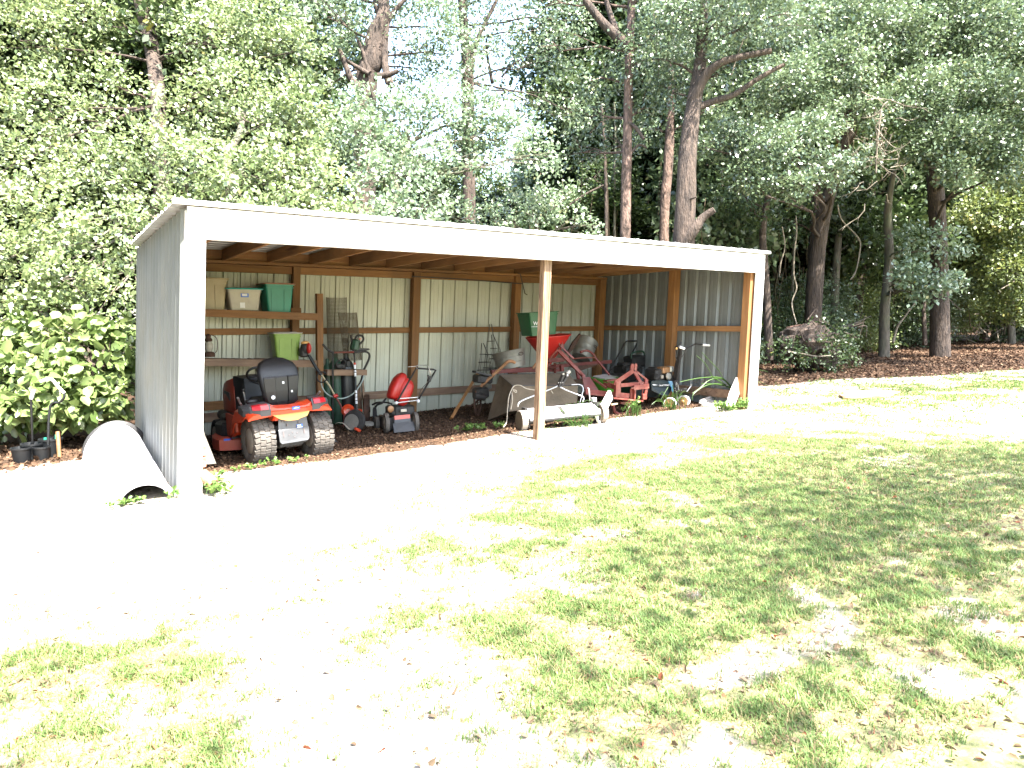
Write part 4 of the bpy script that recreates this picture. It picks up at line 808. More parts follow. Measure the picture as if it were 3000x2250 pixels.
def text(s_, size, loc, parent, mt, rz=0, ry=0):
    cu = bpy.data.curves.new('lettering', 'FONT'); cu.body = s_; cu.size = size; cu.extrude = .0008; cu.align_x = 'CENTER'; cu.materials.append(M[mt]); cu.resolution_u = 2
    o = bpy.data.objects.new('lettering', cu); COL.objects.link(o)
    dg = bpy.context.evaluated_depsgraph_get(); me = bpy.data.meshes.new_from_object(o.evaluated_get(dg)); bpy.data.objects.remove(o)
    o = bpy.data.objects.new('lettering', me); COL.objects.link(o); o.parent = parent
    o.rotation_euler = (math.radians(90), ry, rz); o.location = Vector(loc)-Vector(parent['_w']); return o
q = g_X @ Vector((-.145, -.197, .165)); text('WM', .085, (q.x, q.y, q.z), g_t, 'label', rz=-.04, ry=0)
q = g_X @ Vector((-.145, -.192, .135)); text('WASTE MANAGEMENT', .021, (q.x, q.y, q.z), g_t, 'label', rz=-.04)

# ------------------------------------------------ red implement frame
rf = thing('implement_frame', 'long low red steel implement frame with curved handles along the back', 'farm implement', (6.358,1.800,0.340))
part('long_beam', 'redp', rf, lambda b: b.beam((4.776,2.450,0.763), (5.599,2.400,0.791), .06, .06), label='dark red speckled left part of the long beam')
part('long_beam', 'redp', rf, lambda b: b.beam((5.585,2.380,0.803), (7.108,2.300,0.854), .06, .055))
part('lower_beam', 'redp', rf, lambda b: b.beam((4.954,2.500,0.760), (6.108,2.350,0.751), .06, .05))
part('mud_plate', 'rust', rf, lambda b: b.prism([(6.106,2.200,0.812), (6.739,2.200,0.828), (6.578,2.200,0.779), (6.359,2.200,0.734)], (0, .03, 0)))
part('cross_beam', 'redp', rf, lambda b: (b.beam((5.690,2.200,0.924), (5.989,2.200,0.926), .05, .06), b.beam((5.874,2.100,0.848), (5.884,2.100,0.759), .05, .05)))
part('diagonal', 'redl', rf, lambda b: (b.beam((5.779,2.000,1.160), (5.957,1.900,0.958), .03, .02, (0, 1, 0)), b.beam((5.662,1.900,1.089), (5.936,1.600,0.685), .05, .035, (0, 1, 0)), b.tube(smoothp([(5.522,2.000,0.924), (5.608,1.900,1.076), (5.698,1.900,1.088), (5.806,1.850,0.979), (5.899,1.600,0.715)]), .014, 6)))
part('leg_plate', 'redp', rf, lambda b: (b.prism([(5.891,1.600,0.694), (6.006,1.550,0.685), (6.056,1.400,0.486), (5.864,1.500,0.489)], (0, .02, 0)), b.beam((6.097,2.000,0.830), (6.064,1.900,0.630), .05, .03, (0, 1, 0))))
part('curved_handle', 'redp', rf, lambda b: b.tube(smoothp([(6.104,1.900,1.053), (6.175,1.900,1.076), (6.271,1.900,1.070), (6.361,1.880,1.006), (6.414,1.850,0.916), (6.540,1.700,0.684)]), [.022, .022, .021, .02]+[.018]*17, 8), smooth=60)
part('handle_tie', 'redl', rf, lambda b: b.tube(smoothp([(6.011,2.000,0.944), (6.093,1.950,0.959), (6.301,1.900,0.965), (6.403,1.860,0.960)]), .008, 6))
part('channel', 'redp', rf, lambda b: (b.beam((5.664,1.250,0.514), (6.207,1.200,0.437), .02, .065), b.beam((5.630,1.220,0.480), (6.180,1.170,0.406), .06, .02)))
part('swing_arm', 'redl', rf, lambda b: (b.beam((6.038,1.500,0.658), (6.127,1.300,0.526), .03, .03), b.beam((6.158,1.400,0.581), (6.205,1.200,0.536), .04, .05)))
# three-point hitch attachment
hi = thing('hitch_attachment', 'pinkish red tractor hitch attachment with A-frame at the right end of the sweeper', 'farm implement', (6.260,1.000,0.163))
def bars(nm, mt, L_, **k):
    for p, q_, w_, h_, u in L_: part(nm, mt, hi, lambda b: b.beam(p, q_, w_, h_, u), **k)
Yv = (0, 1, 0)
part('top_lug', 'redl', hi, lambda b: [b.prism([(6.375,1.050,0.807), (6.390,1.050,0.884), (6.411,1.050,0.904), (6.443,1.050,0.901), (6.456,1.050,0.874), (6.440,1.050,0.781)], (0, .014, 0)), b.prism([(6.509,1.100,0.798), (6.515,1.100,0.881), (6.534,1.100,0.900), (6.561,1.100,0.891), (6.567,1.100,0.863), (6.552,1.100,0.773)], (0, .014, 0))])
bars('a_frame', 'redl', [((6.429,1.050,0.793), (6.066,1.000,0.654), .012, .07, (0, 0, 1)), ((6.060,1.000,0.669), (6.026,1.000,0.595), .02, .075, (1, 0, 0)), ((6.485,1.080,0.777), (6.493,0.920,0.580), .02, .065, (1, 0, 0)), ((6.566,1.120,0.771), (6.768,1.100,0.640), .02, .03, (0, 0, 1)), ((6.762,1.100,0.644), (6.733,1.080,0.551), .02, .06, (1, 0, 0))])
bars('upright', 'redl', [((6.068,0.980,0.647), (6.066,0.980,0.422), .012, .09, (1, 0, 0)), ((6.035,1.000,0.640), (6.023,1.000,0.426), .05, .02, (1, 0, 0)), ((6.349,0.930,0.567), (6.337,0.930,0.347), .05, .022, (1, 0, 0)), ((6.321,0.960,0.536), (6.323,0.960,0.388), .012, .06, (1, 0, 0))])
bars('cross_bar', 'redl', [((6.110,0.980,0.596), (6.554,0.950,0.602), .03, .055, (0, 0, 1)), ((6.305,0.900,0.553), (6.573,0.860,0.572), .02, .07, (0, 0, 1)), ((6.267,0.920,0.548), (6.315,0.900,0.552), .02, .015, (0, 0, 1)), ((6.102,0.980,0.450), (6.270,0.960,0.430), .012, .075, (0, 0, 1)), ((5.900,0.920,0.426), (6.448,0.880,0.352), .08, .02, (0, 0, 1)), ((6.063,1.200,0.601), (6.072,1.050,0.565), .03, .06, (0, 0, 1))])
bars('drop_strap', 'redl', [((6.551,0.880,0.552), (6.523,0.880,0.429), .02, .045, (1, 0, 0)), ((6.490,0.900,0.531), (6.481,0.900,0.461), .012, .012, (1, 0, 0))])
part('hook_block', 'redl', hi, lambda b: b.cbox((6.495,0.870,0.412), (.085, .04, .085), ch=.008))
part('blade', 'redp', hi, lambda b: (b.tube(smoothp([(5.999,1.000,0.309), (6.005,1.000,0.251), (6.032,1.000,0.196), (6.114,1.000,0.166), (6.218,1.000,0.166), (6.322,1.000,0.205), (6.347,1.000,0.321)]), .022, 6), b.prism([(6.124,0.980,0.345), (6.324,0.960,0.341), (6.310,0.960,0.218), (6.223,0.960,0.139), (6.117,0.980,0.153), (6.231,0.970,0.199), (6.251,0.970,0.291), (6.124,0.980,0.318)], (0, .02, 0)), b.beam((5.997,1.100,0.342), (6.035,1.050,0.267), .04, .03)))
b = MB(); b.beam((5.858,0.900,0.332), (5.979,0.900,0.339), .02, .02); tag(b.build('scrap_stick', 'tan', None), 'short pale stick poking out under the red hitch attachment', 'stick')
# green tub with board
gt = thing('garden_tub', 'bright green plastic tub behind the red hitch attachment', 'tub', (6.359,1.600,0.377))
part('tub', 'bgreen', gt, lambda b: b.lathe((6.459,1.700,0.371), (0, 0, 1), [(.17, 0), (.20, .12), (.235, .26), (.25, .262), (.25, .275), (.23, .275), (.16, .02)], 24), smooth=40)
b = MB(); P = [Vector((6.240,1.750,0.667)), Vector((6.710,2.000,0.659)), Vector((6.880,1.800,0.611)), Vector((6.288,1.500,0.632))]; b.prism(P, (0, 0, .015)); tag(b.build('lid_board', 'lgrey', None), 'beige flat board lying across the bright green tub', 'board')
b = MB(); b.beam((6.196,1.420,0.628), (6.473,1.420,0.641), .09, .022); tag(b.build('painted_strip', 'redl', None), 'red and blue painted strip lying in front of the green tub', 'strip')
# galvanised tubs
def tub(name, label, c_, rad, h, X_):
    b = MB(); b.X = Matrix.Translation(c_) @ X_
    b.lathe((0, 0, 0), (0, 0, 1), [(rad*.85, 0), (rad*.88, h*.3), (rad*.90, h*.32), (rad*.88, h*.34), (rad*.93, h*.62), (rad*.955, h*.64), (rad*.93, h*.66), (rad, h), (rad*1.03, h+.008), (rad*1.0, h+.012), (rad*.96, h-.01), (rad*.82, .01)], 32)
    o = b.build(name, 'galv', None, smooth=35)
    b = MB(); b.X = Matrix.Translation(c_) @ X_; b.tube(arc((.05, -rad*.95-.012, h*.72), .04, 0, 6.28, 14, (1, 0, 0), (0, .1, .6)), .005, 5)
    w_ = o['_w']; b.build('ring_handle', 'rust', o); return tag(o, label, 'tub')
tub('wash_tub', 'galvanised wash tub resting on the red beam left of the spreader', (5.258,2.600,0.798), .27, .27, Matrix.Rotation(-.14, 4, 'Y') @ Matrix.Rotation(-.16, 4, 'X'))
tub('wash_tub', 'tilted galvanised tub by the back right corner post', (6.895,2.850,0.889), .20, .36, Matrix.Rotation(.62, 4, 'Y') @ Matrix.Rotation(-.2, 4, 'X'))
b = MB(); b.prism([(6.591,2.500,1.337), (6.618,2.500,1.313), (6.442,2.500,1.074), (6.363,2.500,1.013), (6.333,2.500,1.037), (6.441,2.500,1.198)], (0, .04, 0)); tag(b.build('old_blade', 'rust', None), 'dark pointed board standing between the spreader and the tilted tub', 'board')
# tomato cages
def cage(cx, cy, z0, h, r0, r1, lean, seed):
    b = MB(); r = random.Random(seed); top = Vector((cx+lean[0], cy+lean[1], z0+h))
    for k in range(4):
        a = 2*math.pi*k/4+.4; b.tube([(cx+r0*math.cos(a), cy+r0*math.sin(a), z0), Vector((cx+r1*math.cos(a), cy+r1*math.sin(a), z0+h*.55)).lerp(top, .2), top+Vector((.02*math.cos(a), .02*math.sin(a), .03))], .0045, 4)
    for t_ in (.12, .4, .68):
        rr = r0+(.02-r0)*t_; b.tube([(cx+lean[0]*t_+rr*math.cos(a), cy+lean[1]*t_+rr*math.sin(a), z0+h*t_) for a in [2*math.pi*i/16 for i in range(17)]], .0045, 4)
    return b
for i, (a, h, l_, lb) in enumerate(((Vector((5.114,3.000,0.694)), .78, (0, 0), 'tallest dark wire tomato cage against the back wall left of the tub'), (Vector((4.944,2.900,0.707)), .46, (-.05, 0), 'short dark wire tomato cage leaning left before the tallest one'), (Vector((5.304,3.100,0.680)), .62, (-.10, 0), 'dark wire tomato cage closest to the galvanised tub'))):
    tag(cage(a.x, a.y, a.z, h, .15, .1, l_, i).build('tomato_cage', 'wire', None), lb, 'plant cage', 'wire tomato cages by the back wall')
# black push mower at the back
bm = thing('push_mower', 'black push mower with bag standing at the back of the right wall', 'lawn mower', (7.799,2.600,0.434))
part('handle', 'darkrub', bm, lambda b: b.tube([(7.248,2.500,0.652), (7.714,2.600,1.165), (7.764,2.600,1.190), (8.004,2.600,1.189), (8.028,2.600,1.165), (7.826,2.600,0.870), (7.522,2.500,0.645)], .015, 8), smooth=50)
part('bag', 'darkrub', bm, lambda b: b.cbox((7.902,2.500,0.830), (.42, .3, .20), Matrix.Rotation(-.05, 4, 'Y'), ch=.04))
part('bag_handle', 'tgreen', bm, lambda b: b.tube(smoothp([(7.680,2.400,0.883), (7.701,2.400,0.981), (7.939,2.400,1.008), (7.997,2.400,0.957), (7.992,2.400,0.873)]), .016, 8), smooth=60)
part('deck', 'engine', bm, lambda b: (b.cbox((7.606,2.400,0.688), (.4, .4, .14), ch=.04), b.cbox((7.515,2.400,0.790), (.2, .2, .06), ch=.02), b.tube([(7.143,2.300,0.641), (7.490,2.300,0.625)], .012, 6)))
part('cable', 'wire', bm, lambda b: (b.tube(smoothp([(7.378,2.300,0.800), (7.554,2.300,0.729), (7.869,2.300,0.700), (8.069,2.400,0.838)]), .006, 5), b.tube(smoothp([(7.487,2.300,0.796), (7.379,2.300,0.719), (7.682,2.200,0.631)]), .008, 5)))
part('wheel', 'darkrub', bm, lambda b: b.lathe((7.506,2.200,0.574), (-.9, -.4, 0), [(.02, .02), (.09, .02), (.10, -.02), (.03, -.03)], 20), smooth=40)

# ------------------------------------------------ rotary tiller
tl = thing('rotary_tiller', 'dark rotary tiller with blue side guard and yellow-hubbed wheels at the right', 'tiller', (7.300,0.950,0.230))
part('tine_cover', 'teald', tl, lambda b: b.loft([[Vector((x, 0, 0))+Vector(p) for p in ((0, 1.25, .34), (0, 1.2, .47), (0, 1.15, .56), (0, 1.35, .60), (0, 1.6, .52), (0, 1.65, .36))] for x in (6.62, 6.66, 7.0, 7.14)], True), smooth=30)
part('side_guard', 'bluegreen', tl, lambda b: b.prism([(7.248,1.100,0.594), (7.302,1.080,0.593), (7.312,1.050,0.549), (7.293,1.020,0.479), (7.256,1.000,0.409), (7.236,1.020,0.449), (7.250,1.040,0.504), (7.245,1.080,0.550)], (.02, .02, 0)))
part('tine_guard', 'teald', tl, lambda b: b.prism([(6.929,1.150,0.517), (7.314,1.100,0.500), (7.289,1.080,0.433), (7.194,1.060,0.362), (7.088,1.080,0.379), (6.931,1.150,0.456)], (0, .02, 0)))
part('body', 'teald', tl, lambda b: b.prism([(6.912,1.140,0.604), (7.055,1.120,0.614), (7.265,1.100,0.597), (7.299,1.080,0.502), (6.914,1.140,0.519)], (0, .05, 0)))
o = part('stripe', 'label', tl, lambda b: (b.prism([(6.915,1.125,0.554), (6.960,1.125,0.557), (7.028,1.120,0.542), (6.960,1.125,0.537)], (0, .004, 0))))
text('CRAFTSMAN', .036, (7.131,1.075,0.524), tl, 'label', rz=-.12)
part('engine', 'engine', tl, lambda b: (b.cbox((7.291,1.350,0.671), (.40, .28, .22), ch=.03), b.cbox((7.259,1.400,0.745), (.16, .2, .12), ch=.02), b.cyl((7.023,1.200,0.651), (7.091,1.200,0.632), .05), b.cbox((7.371,1.200,0.618), (.12, .14, .10), ch=.02), [b.box(tuple(Vector((6.981,1.150,0.721))+Vector((0, 0, -.012*k))), tuple(Vector((6.981,1.150,0.721))+Vector((.1, .06, -.012*k+.004)))) for k in range(8)]))
part('fuel_tank', 'copper', tl, lambda b: b.cbox((7.291,1.250,0.764), (.165, .16, .10), Matrix.Rotation(-.06, 4, 'Y'), ch=.015), smooth=40)
part('tank_plate', 'steel', tl, lambda b: b.cbox((7.384,1.200,0.776), (.075, .12, .09), ch=.012))
part('recoil_starter', 'galv', tl, lambda b: b.lathe((7.287,1.150,0.667), (0, -1, .1), [(.055, 0), (.058, .02), (.045, .035), (.01, .04)], 20), smooth=40)
part('carburettor', 'galv', tl, lambda b: b.lathe((7.137,1.150,0.666), (0, -1, 0), [(.03, 0), (.03, .03), (.005, .035)], 14), smooth=40)
part('column', 'engine', tl, lambda b: (b.beam((7.396,1.080,0.576), (7.319,0.920,1.117), .045, .05, (0, 1, 0)), b.beam((7.369,1.100,0.658), (7.334,1.000,0.976), .02, .03, (0, 1, 0))))
part('handlebar', 'darkrub', tl, lambda b: (b.tube(smoothp([(7.313,0.920,1.117), (7.408,0.900,1.115), (7.514,0.880,1.152), (7.585,0.860,1.181), (7.725,0.840,1.171)]), .012, 8), b.tube(smoothp([(7.242,0.950,1.117), (7.198,0.900,1.148), (7.212,0.850,1.157)]), .012, 8), b.tube([(7.384,0.900,1.112), (7.432,0.880,1.131)], .018, 8)), smooth=60)
part('grip', 'white', tl, lambda b: (b.tube([(7.725,0.840,1.168), (7.872,0.820,1.156)], .018, 10), b.tube([(7.186,0.820,1.146), (7.268,0.800,1.117)], .020, 10)), smooth=60)
part('lever', 'engine', tl, lambda b: (b.prism([(7.228,0.880,1.172), (7.290,0.880,1.219), (7.307,0.880,1.206), (7.268,0.880,1.163)], (0, .015, 0)), b.cbox((7.204,0.900,1.132), (.05, .05, .04), ch=.01)))
part('lever_tip', 'tank', tl, lambda b: b.cbox((7.170,0.870,1.121), (.03, .02, .035), ch=.006))
part('cable', 'wire', tl, lambda b: (b.tube(smoothp([(7.226,0.920,1.119), (7.194,0.920,1.047), (7.245,0.950,0.972), (7.322,1.000,0.927)]), .006, 5), b.tube(smoothp([(7.425,0.900,1.115), (7.409,0.920,1.042), (7.379,0.950,0.976)]), .006, 5)))
part('hitch_bracket', 'engine', tl, lambda b: (b.beam((7.352,1.050,0.596), (7.303,1.000,0.414), .05, .07, (1, 0, 0)), b.beam((7.325,1.000,0.446), (7.478,0.920,0.466), .03, .045), b.beam((7.303,1.000,0.414), (7.299,0.950,0.280), .04, .04), b.beam((7.524,1.050,0.339), (7.404,1.050,0.404), .03, .06)))
part('bracket_bolt', 'steel', tl, lambda b: [b.ball(p, .008, 6, 5) for p in ((7.248,0.960,0.490), (7.249,0.960,0.457), (7.288,0.960,0.435), (7.366,0.930,0.453), (7.408,0.900,0.475), (7.314,0.980,0.509), (7.438,0.900,0.480))])
part('hitch_pin', 'steel', tl, lambda b: (b.tube([(7.295,0.980,0.531), (7.300,0.980,0.579), (7.325,0.970,0.554), (7.329,0.950,0.458)], .005, 5), b.tube([(7.457,0.900,0.430), (7.527,0.880,0.518)], .006, 5), b.cbox((7.530,0.880,0.530), (.03, .02, .04), ch=.006)))
for c in ((7.075,0.900,0.263), (7.473,0.980,0.265)):
    c = Vector(c); wh = part('wheel', 'white', tl, lambda b: b.lathe(c, (-.93, -.35, 0), [(.078, .016), (.094, .02), (.098, 0), (.094, -.045), (.07, -.05), (.03, -.05)], 26), smooth=40)
    part('hub', 'yhub', wh, lambda b: b.lathe(c, (-.93, -.35, 0), [(.078, .026), (.06, .018), (.03, .02), (.02, .034), (.004, .036)], 22), smooth=40)
# wooden board on the ground behind the tiller
b = MB(); b.beam((8.072,1.500,0.292), (8.635,1.700,0.351), .3, .03); tag(b.build('scrap_board', 'wx', None), 'orange-brown board lying on the floor behind the tiller wheels', 'board')
b = MB(); b.beam((8.939,2.000,0.302), (9.632,1.900,0.329), .04, .12); tag(b.build('scrap_board', 'redp', None), 'dull red board on edge behind the tall grass', 'board')
# debris pile
b = MB(); r = random.Random(3)
pile = []
for k, (p, q_, w_) in enumerate((((7.619,0.750,0.277), (8.533,0.950,0.433), .05), ((7.554,0.600,0.223), (8.274,0.800,0.297), .16), ((7.708,0.660,0.231), (8.552,0.900,0.349), .10), ((7.972,0.800,0.266), (8.492,1.000,0.379), .04), ((7.538,0.700,0.263), (7.995,0.800,0.298), .03))):
    b = MB(); b.beam(p, q_, w_, .022+.01*(k % 2)); lb = ['longest pale strip slanting up through the debris by the right post', 'broad weathered slab lowest in the debris by the right post', 'middle grey slab in the debris by the right post', 'short stub standing behind the other debris', 'thin pale lath at the left end of the debris'][k]
    tag(b.build('scrap_wood', 'greyw' if k != 3 else 'log', None), lb, 'scrap wood', 'scrap wood piled by the right post')
b = MB(); b.prism([(7.740,0.160,0.689), (7.844,0.160,0.671), (7.764,0.120,0.484), (7.540,0.050,0.271), (7.381,0.050,0.289), (7.543,0.120,0.473)], (0, .03, 0)); tag(b.build('leaning_board', 'greyw', None), 'white painted board leaning by the foot of the right front post', 'board')
b = MB(); b.prism([(7.938,0.300,0.675), (7.965,0.300,0.754), (8.001,0.300,0.776), (8.039,0.300,0.771), (8.025,0.300,0.663)], (0, .025, 0)); tag(b.build('bark_slab', 'log', None), 'broken brown slab standing behind the white leaning board', 'slab')
# white plank against the sweeper and small bits
b = MB(); b.beam((5.264,0.520,0.205), (5.683,0.720,0.509), .14, .035, (.6, -.75, .2)); tag(b.build('white_plank', 'white', None), 'short white plank leaning on the right wheel of the sweeper', 'plank')
b = MB(); b.cbox((5.485,0.850,0.425), (.062, .05, .075), ch=.004); tag(b.build('white_box', 'white', None), 'small white box behind the right end of the sweeper', 'box')

# ------------------------------------------------ left of the shed
def culvert():
    b = MB(); n = 36; sec = []
    for i in range(n+1):
        t_ = i/n; y = .06+2.4*t_; cx_ = -.285-.055*t_; r0 = .215+.10*t_; H = .17+.25*t_
        if t_ < .06: r0 += .02*(1-t_/.06)
        rr = r0+.016*(1 if i % 2 else -1)
        sec.append([(cx_+rr*math.cos(a), y, gz(cx_, y)-.03+(H+.016*(1 if i % 2 else -1)+.03)*math.sin(a)) for a in [math.pi*k/20 for k in range(21)]])
    b.loft(sec, cap=False, closed=False)
    sec2 = [[(p[0]*.0+(-.285-.055*(i/n))+(p[0]-(-.285-.055*(i/n)))*.93, p[1], p[2]-.014) for p in s_] for i, s_ in enumerate(sec)]
    b.loft(sec2, cap=False, closed=False)
    for A_, B_ in ((sec[0], sec2[0]), (sec[-1], sec2[-1])): b.add(A_+B_, [(k, k+1, k+22, k+21) for k in range(20)])
    return b
tag(culvert().build('culvert_half', 'culv', None, smooth=0), 'white corrugated half pipe lying beside the left wall like a tunnel', 'pipe')
b = MB()
for k in range(5): b.tube(arc((-.33+.012*k, 2.62+.05*k, .0), .31+.012*(k % 2), .15, 3.0, 22, (1, 0, 0), (0, 0, 1.12)), .022, 6, cap=True)
tag(b.build('black_pipe', 'bblack', None), 'black corrugated pipe end arching behind the white half pipe', 'pipe')
t = thing('bent_pipe', 'white bent plastic pipe frame poking out of the left bush', 'pipe', (-1.095,2.900,0.660))
part('arm', 'pipe', t, lambda b: b.tube(smoothp([(-1.009,2.900,0.870), (-0.942,2.900,0.892), (-0.894,2.900,0.887), (-0.845,2.900,0.806), (-0.786,2.900,0.727)], 4), .018, 8), smooth=60)
part('lower_arm', 'pot', t, lambda b: b.tube(smoothp([(-0.786,2.900,0.727), (-0.789,2.900,0.675), (-0.840,2.950,0.615), (-0.929,3.000,0.569), (-0.972,3.000,0.114)], 4), .014, 8), smooth=60)
part('stub', 'pipe', t, lambda b: b.tube([(-1.070,2.900,0.784), (-1.104,2.900,0.677)], .02, 8), smooth=60)
part('lower_post', 'pot', t, lambda b: b.tube([(-1.104,2.900,0.677), (-1.125,3.100,-0.050)], .012, 8), smooth=60)
t = thing('bird_feeder_pole', 'green and pale stake standing under the left bush', 'stake', (-0.872,2.900,-0.117))
part('stake', 'dwood', t, lambda b: b.tube([(-0.868,2.900,-0.123), (-0.870,2.950,0.111), (-0.871,3.000,0.270)], .022, 6))
part('green_tube', 'teal', t, lambda b: (b.tube([(-0.999,3.100,0.061), (-1.001,3.100,0.114)], .018, 8), b.tube([(-0.999,3.100,0.144), (-0.994,3.100,0.197)], .018, 8), b.tube([(-0.890,3.100,0.163), (-0.887,3.100,0.223)], .014, 8)))
for i, (p, r_, h_) in enumerate((((-1.229,3.000,-0.068), .10, .18), ((-1.127,3.100,-0.074), .11, .2), ((-1.038,3.000,-0.055), .09, .16), ((-0.944,3.150,-0.127), .12, .22))):
    b = MB(); z0 = GZ(p[0], p[1]); b.lathe((p[0], p[1], z0-.01), (0, 0, 1), [(r_*.75, 0), (r_, h_), (r_*1.06, h_), (r_*1.06, h_+.02), (r_*.95, h_+.02), (r_*.7, h_*.5)], 18)
    tag(b.build('plant_pot', 'pot', None, smooth=40), ['leftmost of the black plant pots in the shade of the left bush', 'second black plant pot from the left in the bush shade', 'smallest black plant pot in the bush shade', 'largest black plant pot, beside the pale stake'][i], 'plant pot', 'black pots under the left bush')
# things at the foot of the left trim
b = MB(); b.prism([(0.206,0.100,0.592), (0.223,0.100,0.511), (0.311,0.120,0.242), (0.185,0.120,0.246)], (0, .012, 0)); tag(b.build('leaning_sheet', 'galv', None), 'pale ribbed metal sheet leaning inside the left trim', 'metal sheet')
for i, (y0, y1) in enumerate(((860, 1030), (1045, 1210))):
    b = MB(); b.prism([(0.177,0.050,0.427), (0.216,0.050,0.418), (0.218,0.050,0.338), (0.177,0.050,0.337)] if i == 0 else [(0.172,0.040,0.323), (0.216,0.040,0.329), (0.210,0.040,0.239), (0.171,0.040,0.233)], (0, .07, 0))
    tag(b.build('brick', 'brick', None), ['upper red brick stacked at the foot of the left trim', 'lower red brick stacked at the foot of the left trim'][i], 'brick')
b = MB(); b.tube([(0.165,0.020,0.175), (0.208,-0.020,0.138), (0.247,-0.080,0.094)], [.06, .055, .05], 12); tag(b.build('log_piece', 'log', None, smooth=40), 'short brown log lying in weeds by the left trim', 'log')

# ================================================ trees
DM = 1.9
ORD = 'first second third fourth fifth sixth seventh eighth ninth tenth eleventh twelfth thirteenth fourteenth fifteenth sixteenth seventeenth eighteenth nineteenth twentieth twenty-first twenty-second twenty-third twenty-fourth twenty-fifth twenty-sixth twenty-seventh twenty-eighth twenty-ninth thirtieth'.split()
def tree(name, label, base, path, R, blobs, mt='bark', lf='lf_dark', leaf=.08, dens=8, per=14, spread=.15, wr=.25, seed=1, limbs=True, cat='tree', group=None, down=.2, lr=.032, start=.35, cut=None, n=12, fold=0.0, hollow=.5, twigs=0):
    base = tuple(path[0]) if name != 'background_tree' else base
    t = thing(name, label, cat, base, group)
    P = [Vector(p) for p in path]; mb = lump_tube(P, R, seed, n); mb.build('trunk', mt, t, smooth=60)
    if limbs and blobs:
        b = MB(); r = random.Random(seed)
        for k, bl in enumerate(blobs):
            c = Vector(bl[:3]); cand = [P[0].lerp(P[-1], s_) for s_ in (.3, .45, .6, .75, .9, 1)] if len(P) == 2 else smoothp(P, 4)[int(len(P)*4*start*.8):]
            cand = cand or P; a = min(cand, key=lambda q: (q-c).length+max(0, q.z-c.z+.3)*1.5)
            rb = bl[3] if not hasattr(bl[3], '__len__') else sum(bl[3])/3
            pp = limb_to(b, a, c, min(lr, R[0]*.5), lr*.3, seed*31+k)
            for j in range(5):
                d = Vector((r.gauss(0, 1), r.gauss(0, 1), r.gauss(.2, .8))).normalized(); s0 = pp[r.choice((2, 3, 4, 5))]
                b.tube([s0, s0.lerp(c+d*rb*.9, .5)+Vector((0, 0, .06)), c+d*rb*.95], [lr*.3, lr*.2, .005], 4)
        b.build('branches', mt, t)
    if blobs: crown(t, blobs, lf, leaf, dens*DM, int(per*1.25), spread, wr*1.15, down, fold, cut=cut, hollow=hollow)
    return t
def behind(C):      # nothing of a plant grows inside the shed
    return ~((C[:, 0] > -.15) & (C[:, 0] < 8.1) & (C[:, 1] > -.1) & (C[:, 1] < 3.72) & (C[:, 2] < 2.75))
def B(p, r, *k): return (*p, r, *k)
def ground_pt(x, y): return (x, y, gz(x, y)-.05)

# --- left: tall lit trees over the bushes
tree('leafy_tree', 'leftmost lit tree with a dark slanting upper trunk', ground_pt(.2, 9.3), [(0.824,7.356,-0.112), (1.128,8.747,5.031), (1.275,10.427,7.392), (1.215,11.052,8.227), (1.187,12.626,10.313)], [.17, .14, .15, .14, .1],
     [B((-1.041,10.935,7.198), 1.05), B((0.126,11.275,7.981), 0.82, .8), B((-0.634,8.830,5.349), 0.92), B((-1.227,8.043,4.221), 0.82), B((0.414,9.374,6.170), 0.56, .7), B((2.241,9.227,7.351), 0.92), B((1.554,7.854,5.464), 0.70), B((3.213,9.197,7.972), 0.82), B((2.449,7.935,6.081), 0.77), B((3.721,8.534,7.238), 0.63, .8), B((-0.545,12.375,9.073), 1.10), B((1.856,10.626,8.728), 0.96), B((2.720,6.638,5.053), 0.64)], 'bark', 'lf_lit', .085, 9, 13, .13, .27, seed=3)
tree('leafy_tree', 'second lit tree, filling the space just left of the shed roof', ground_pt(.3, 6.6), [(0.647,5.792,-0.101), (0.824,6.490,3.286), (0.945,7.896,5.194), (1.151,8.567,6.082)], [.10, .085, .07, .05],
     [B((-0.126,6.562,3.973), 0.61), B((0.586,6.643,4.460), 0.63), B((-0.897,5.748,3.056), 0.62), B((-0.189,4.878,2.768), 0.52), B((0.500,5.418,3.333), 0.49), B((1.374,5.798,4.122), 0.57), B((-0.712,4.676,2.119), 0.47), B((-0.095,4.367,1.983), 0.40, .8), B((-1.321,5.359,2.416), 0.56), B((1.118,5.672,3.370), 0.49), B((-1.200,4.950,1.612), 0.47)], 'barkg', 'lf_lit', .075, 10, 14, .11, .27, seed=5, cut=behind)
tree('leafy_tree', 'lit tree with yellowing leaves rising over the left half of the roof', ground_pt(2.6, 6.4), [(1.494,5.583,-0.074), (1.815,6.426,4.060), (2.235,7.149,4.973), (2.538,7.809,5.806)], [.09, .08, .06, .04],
     [B((1.872,5.217,3.860), 0.56), B((2.657,5.249,4.232), 0.62), B((1.595,4.561,3.110), 0.40), B((2.303,4.329,3.241), 0.44), B((2.961,4.486,3.642), 0.50), B((3.190,6.504,5.399), 0.65), B((2.899,3.739,3.062), 0.38), B((1.253,5.280,3.382), 0.39)], 'barkg', 'lf_lit', .08, 10, 14, .11, .3, seed=6, cut=behind)
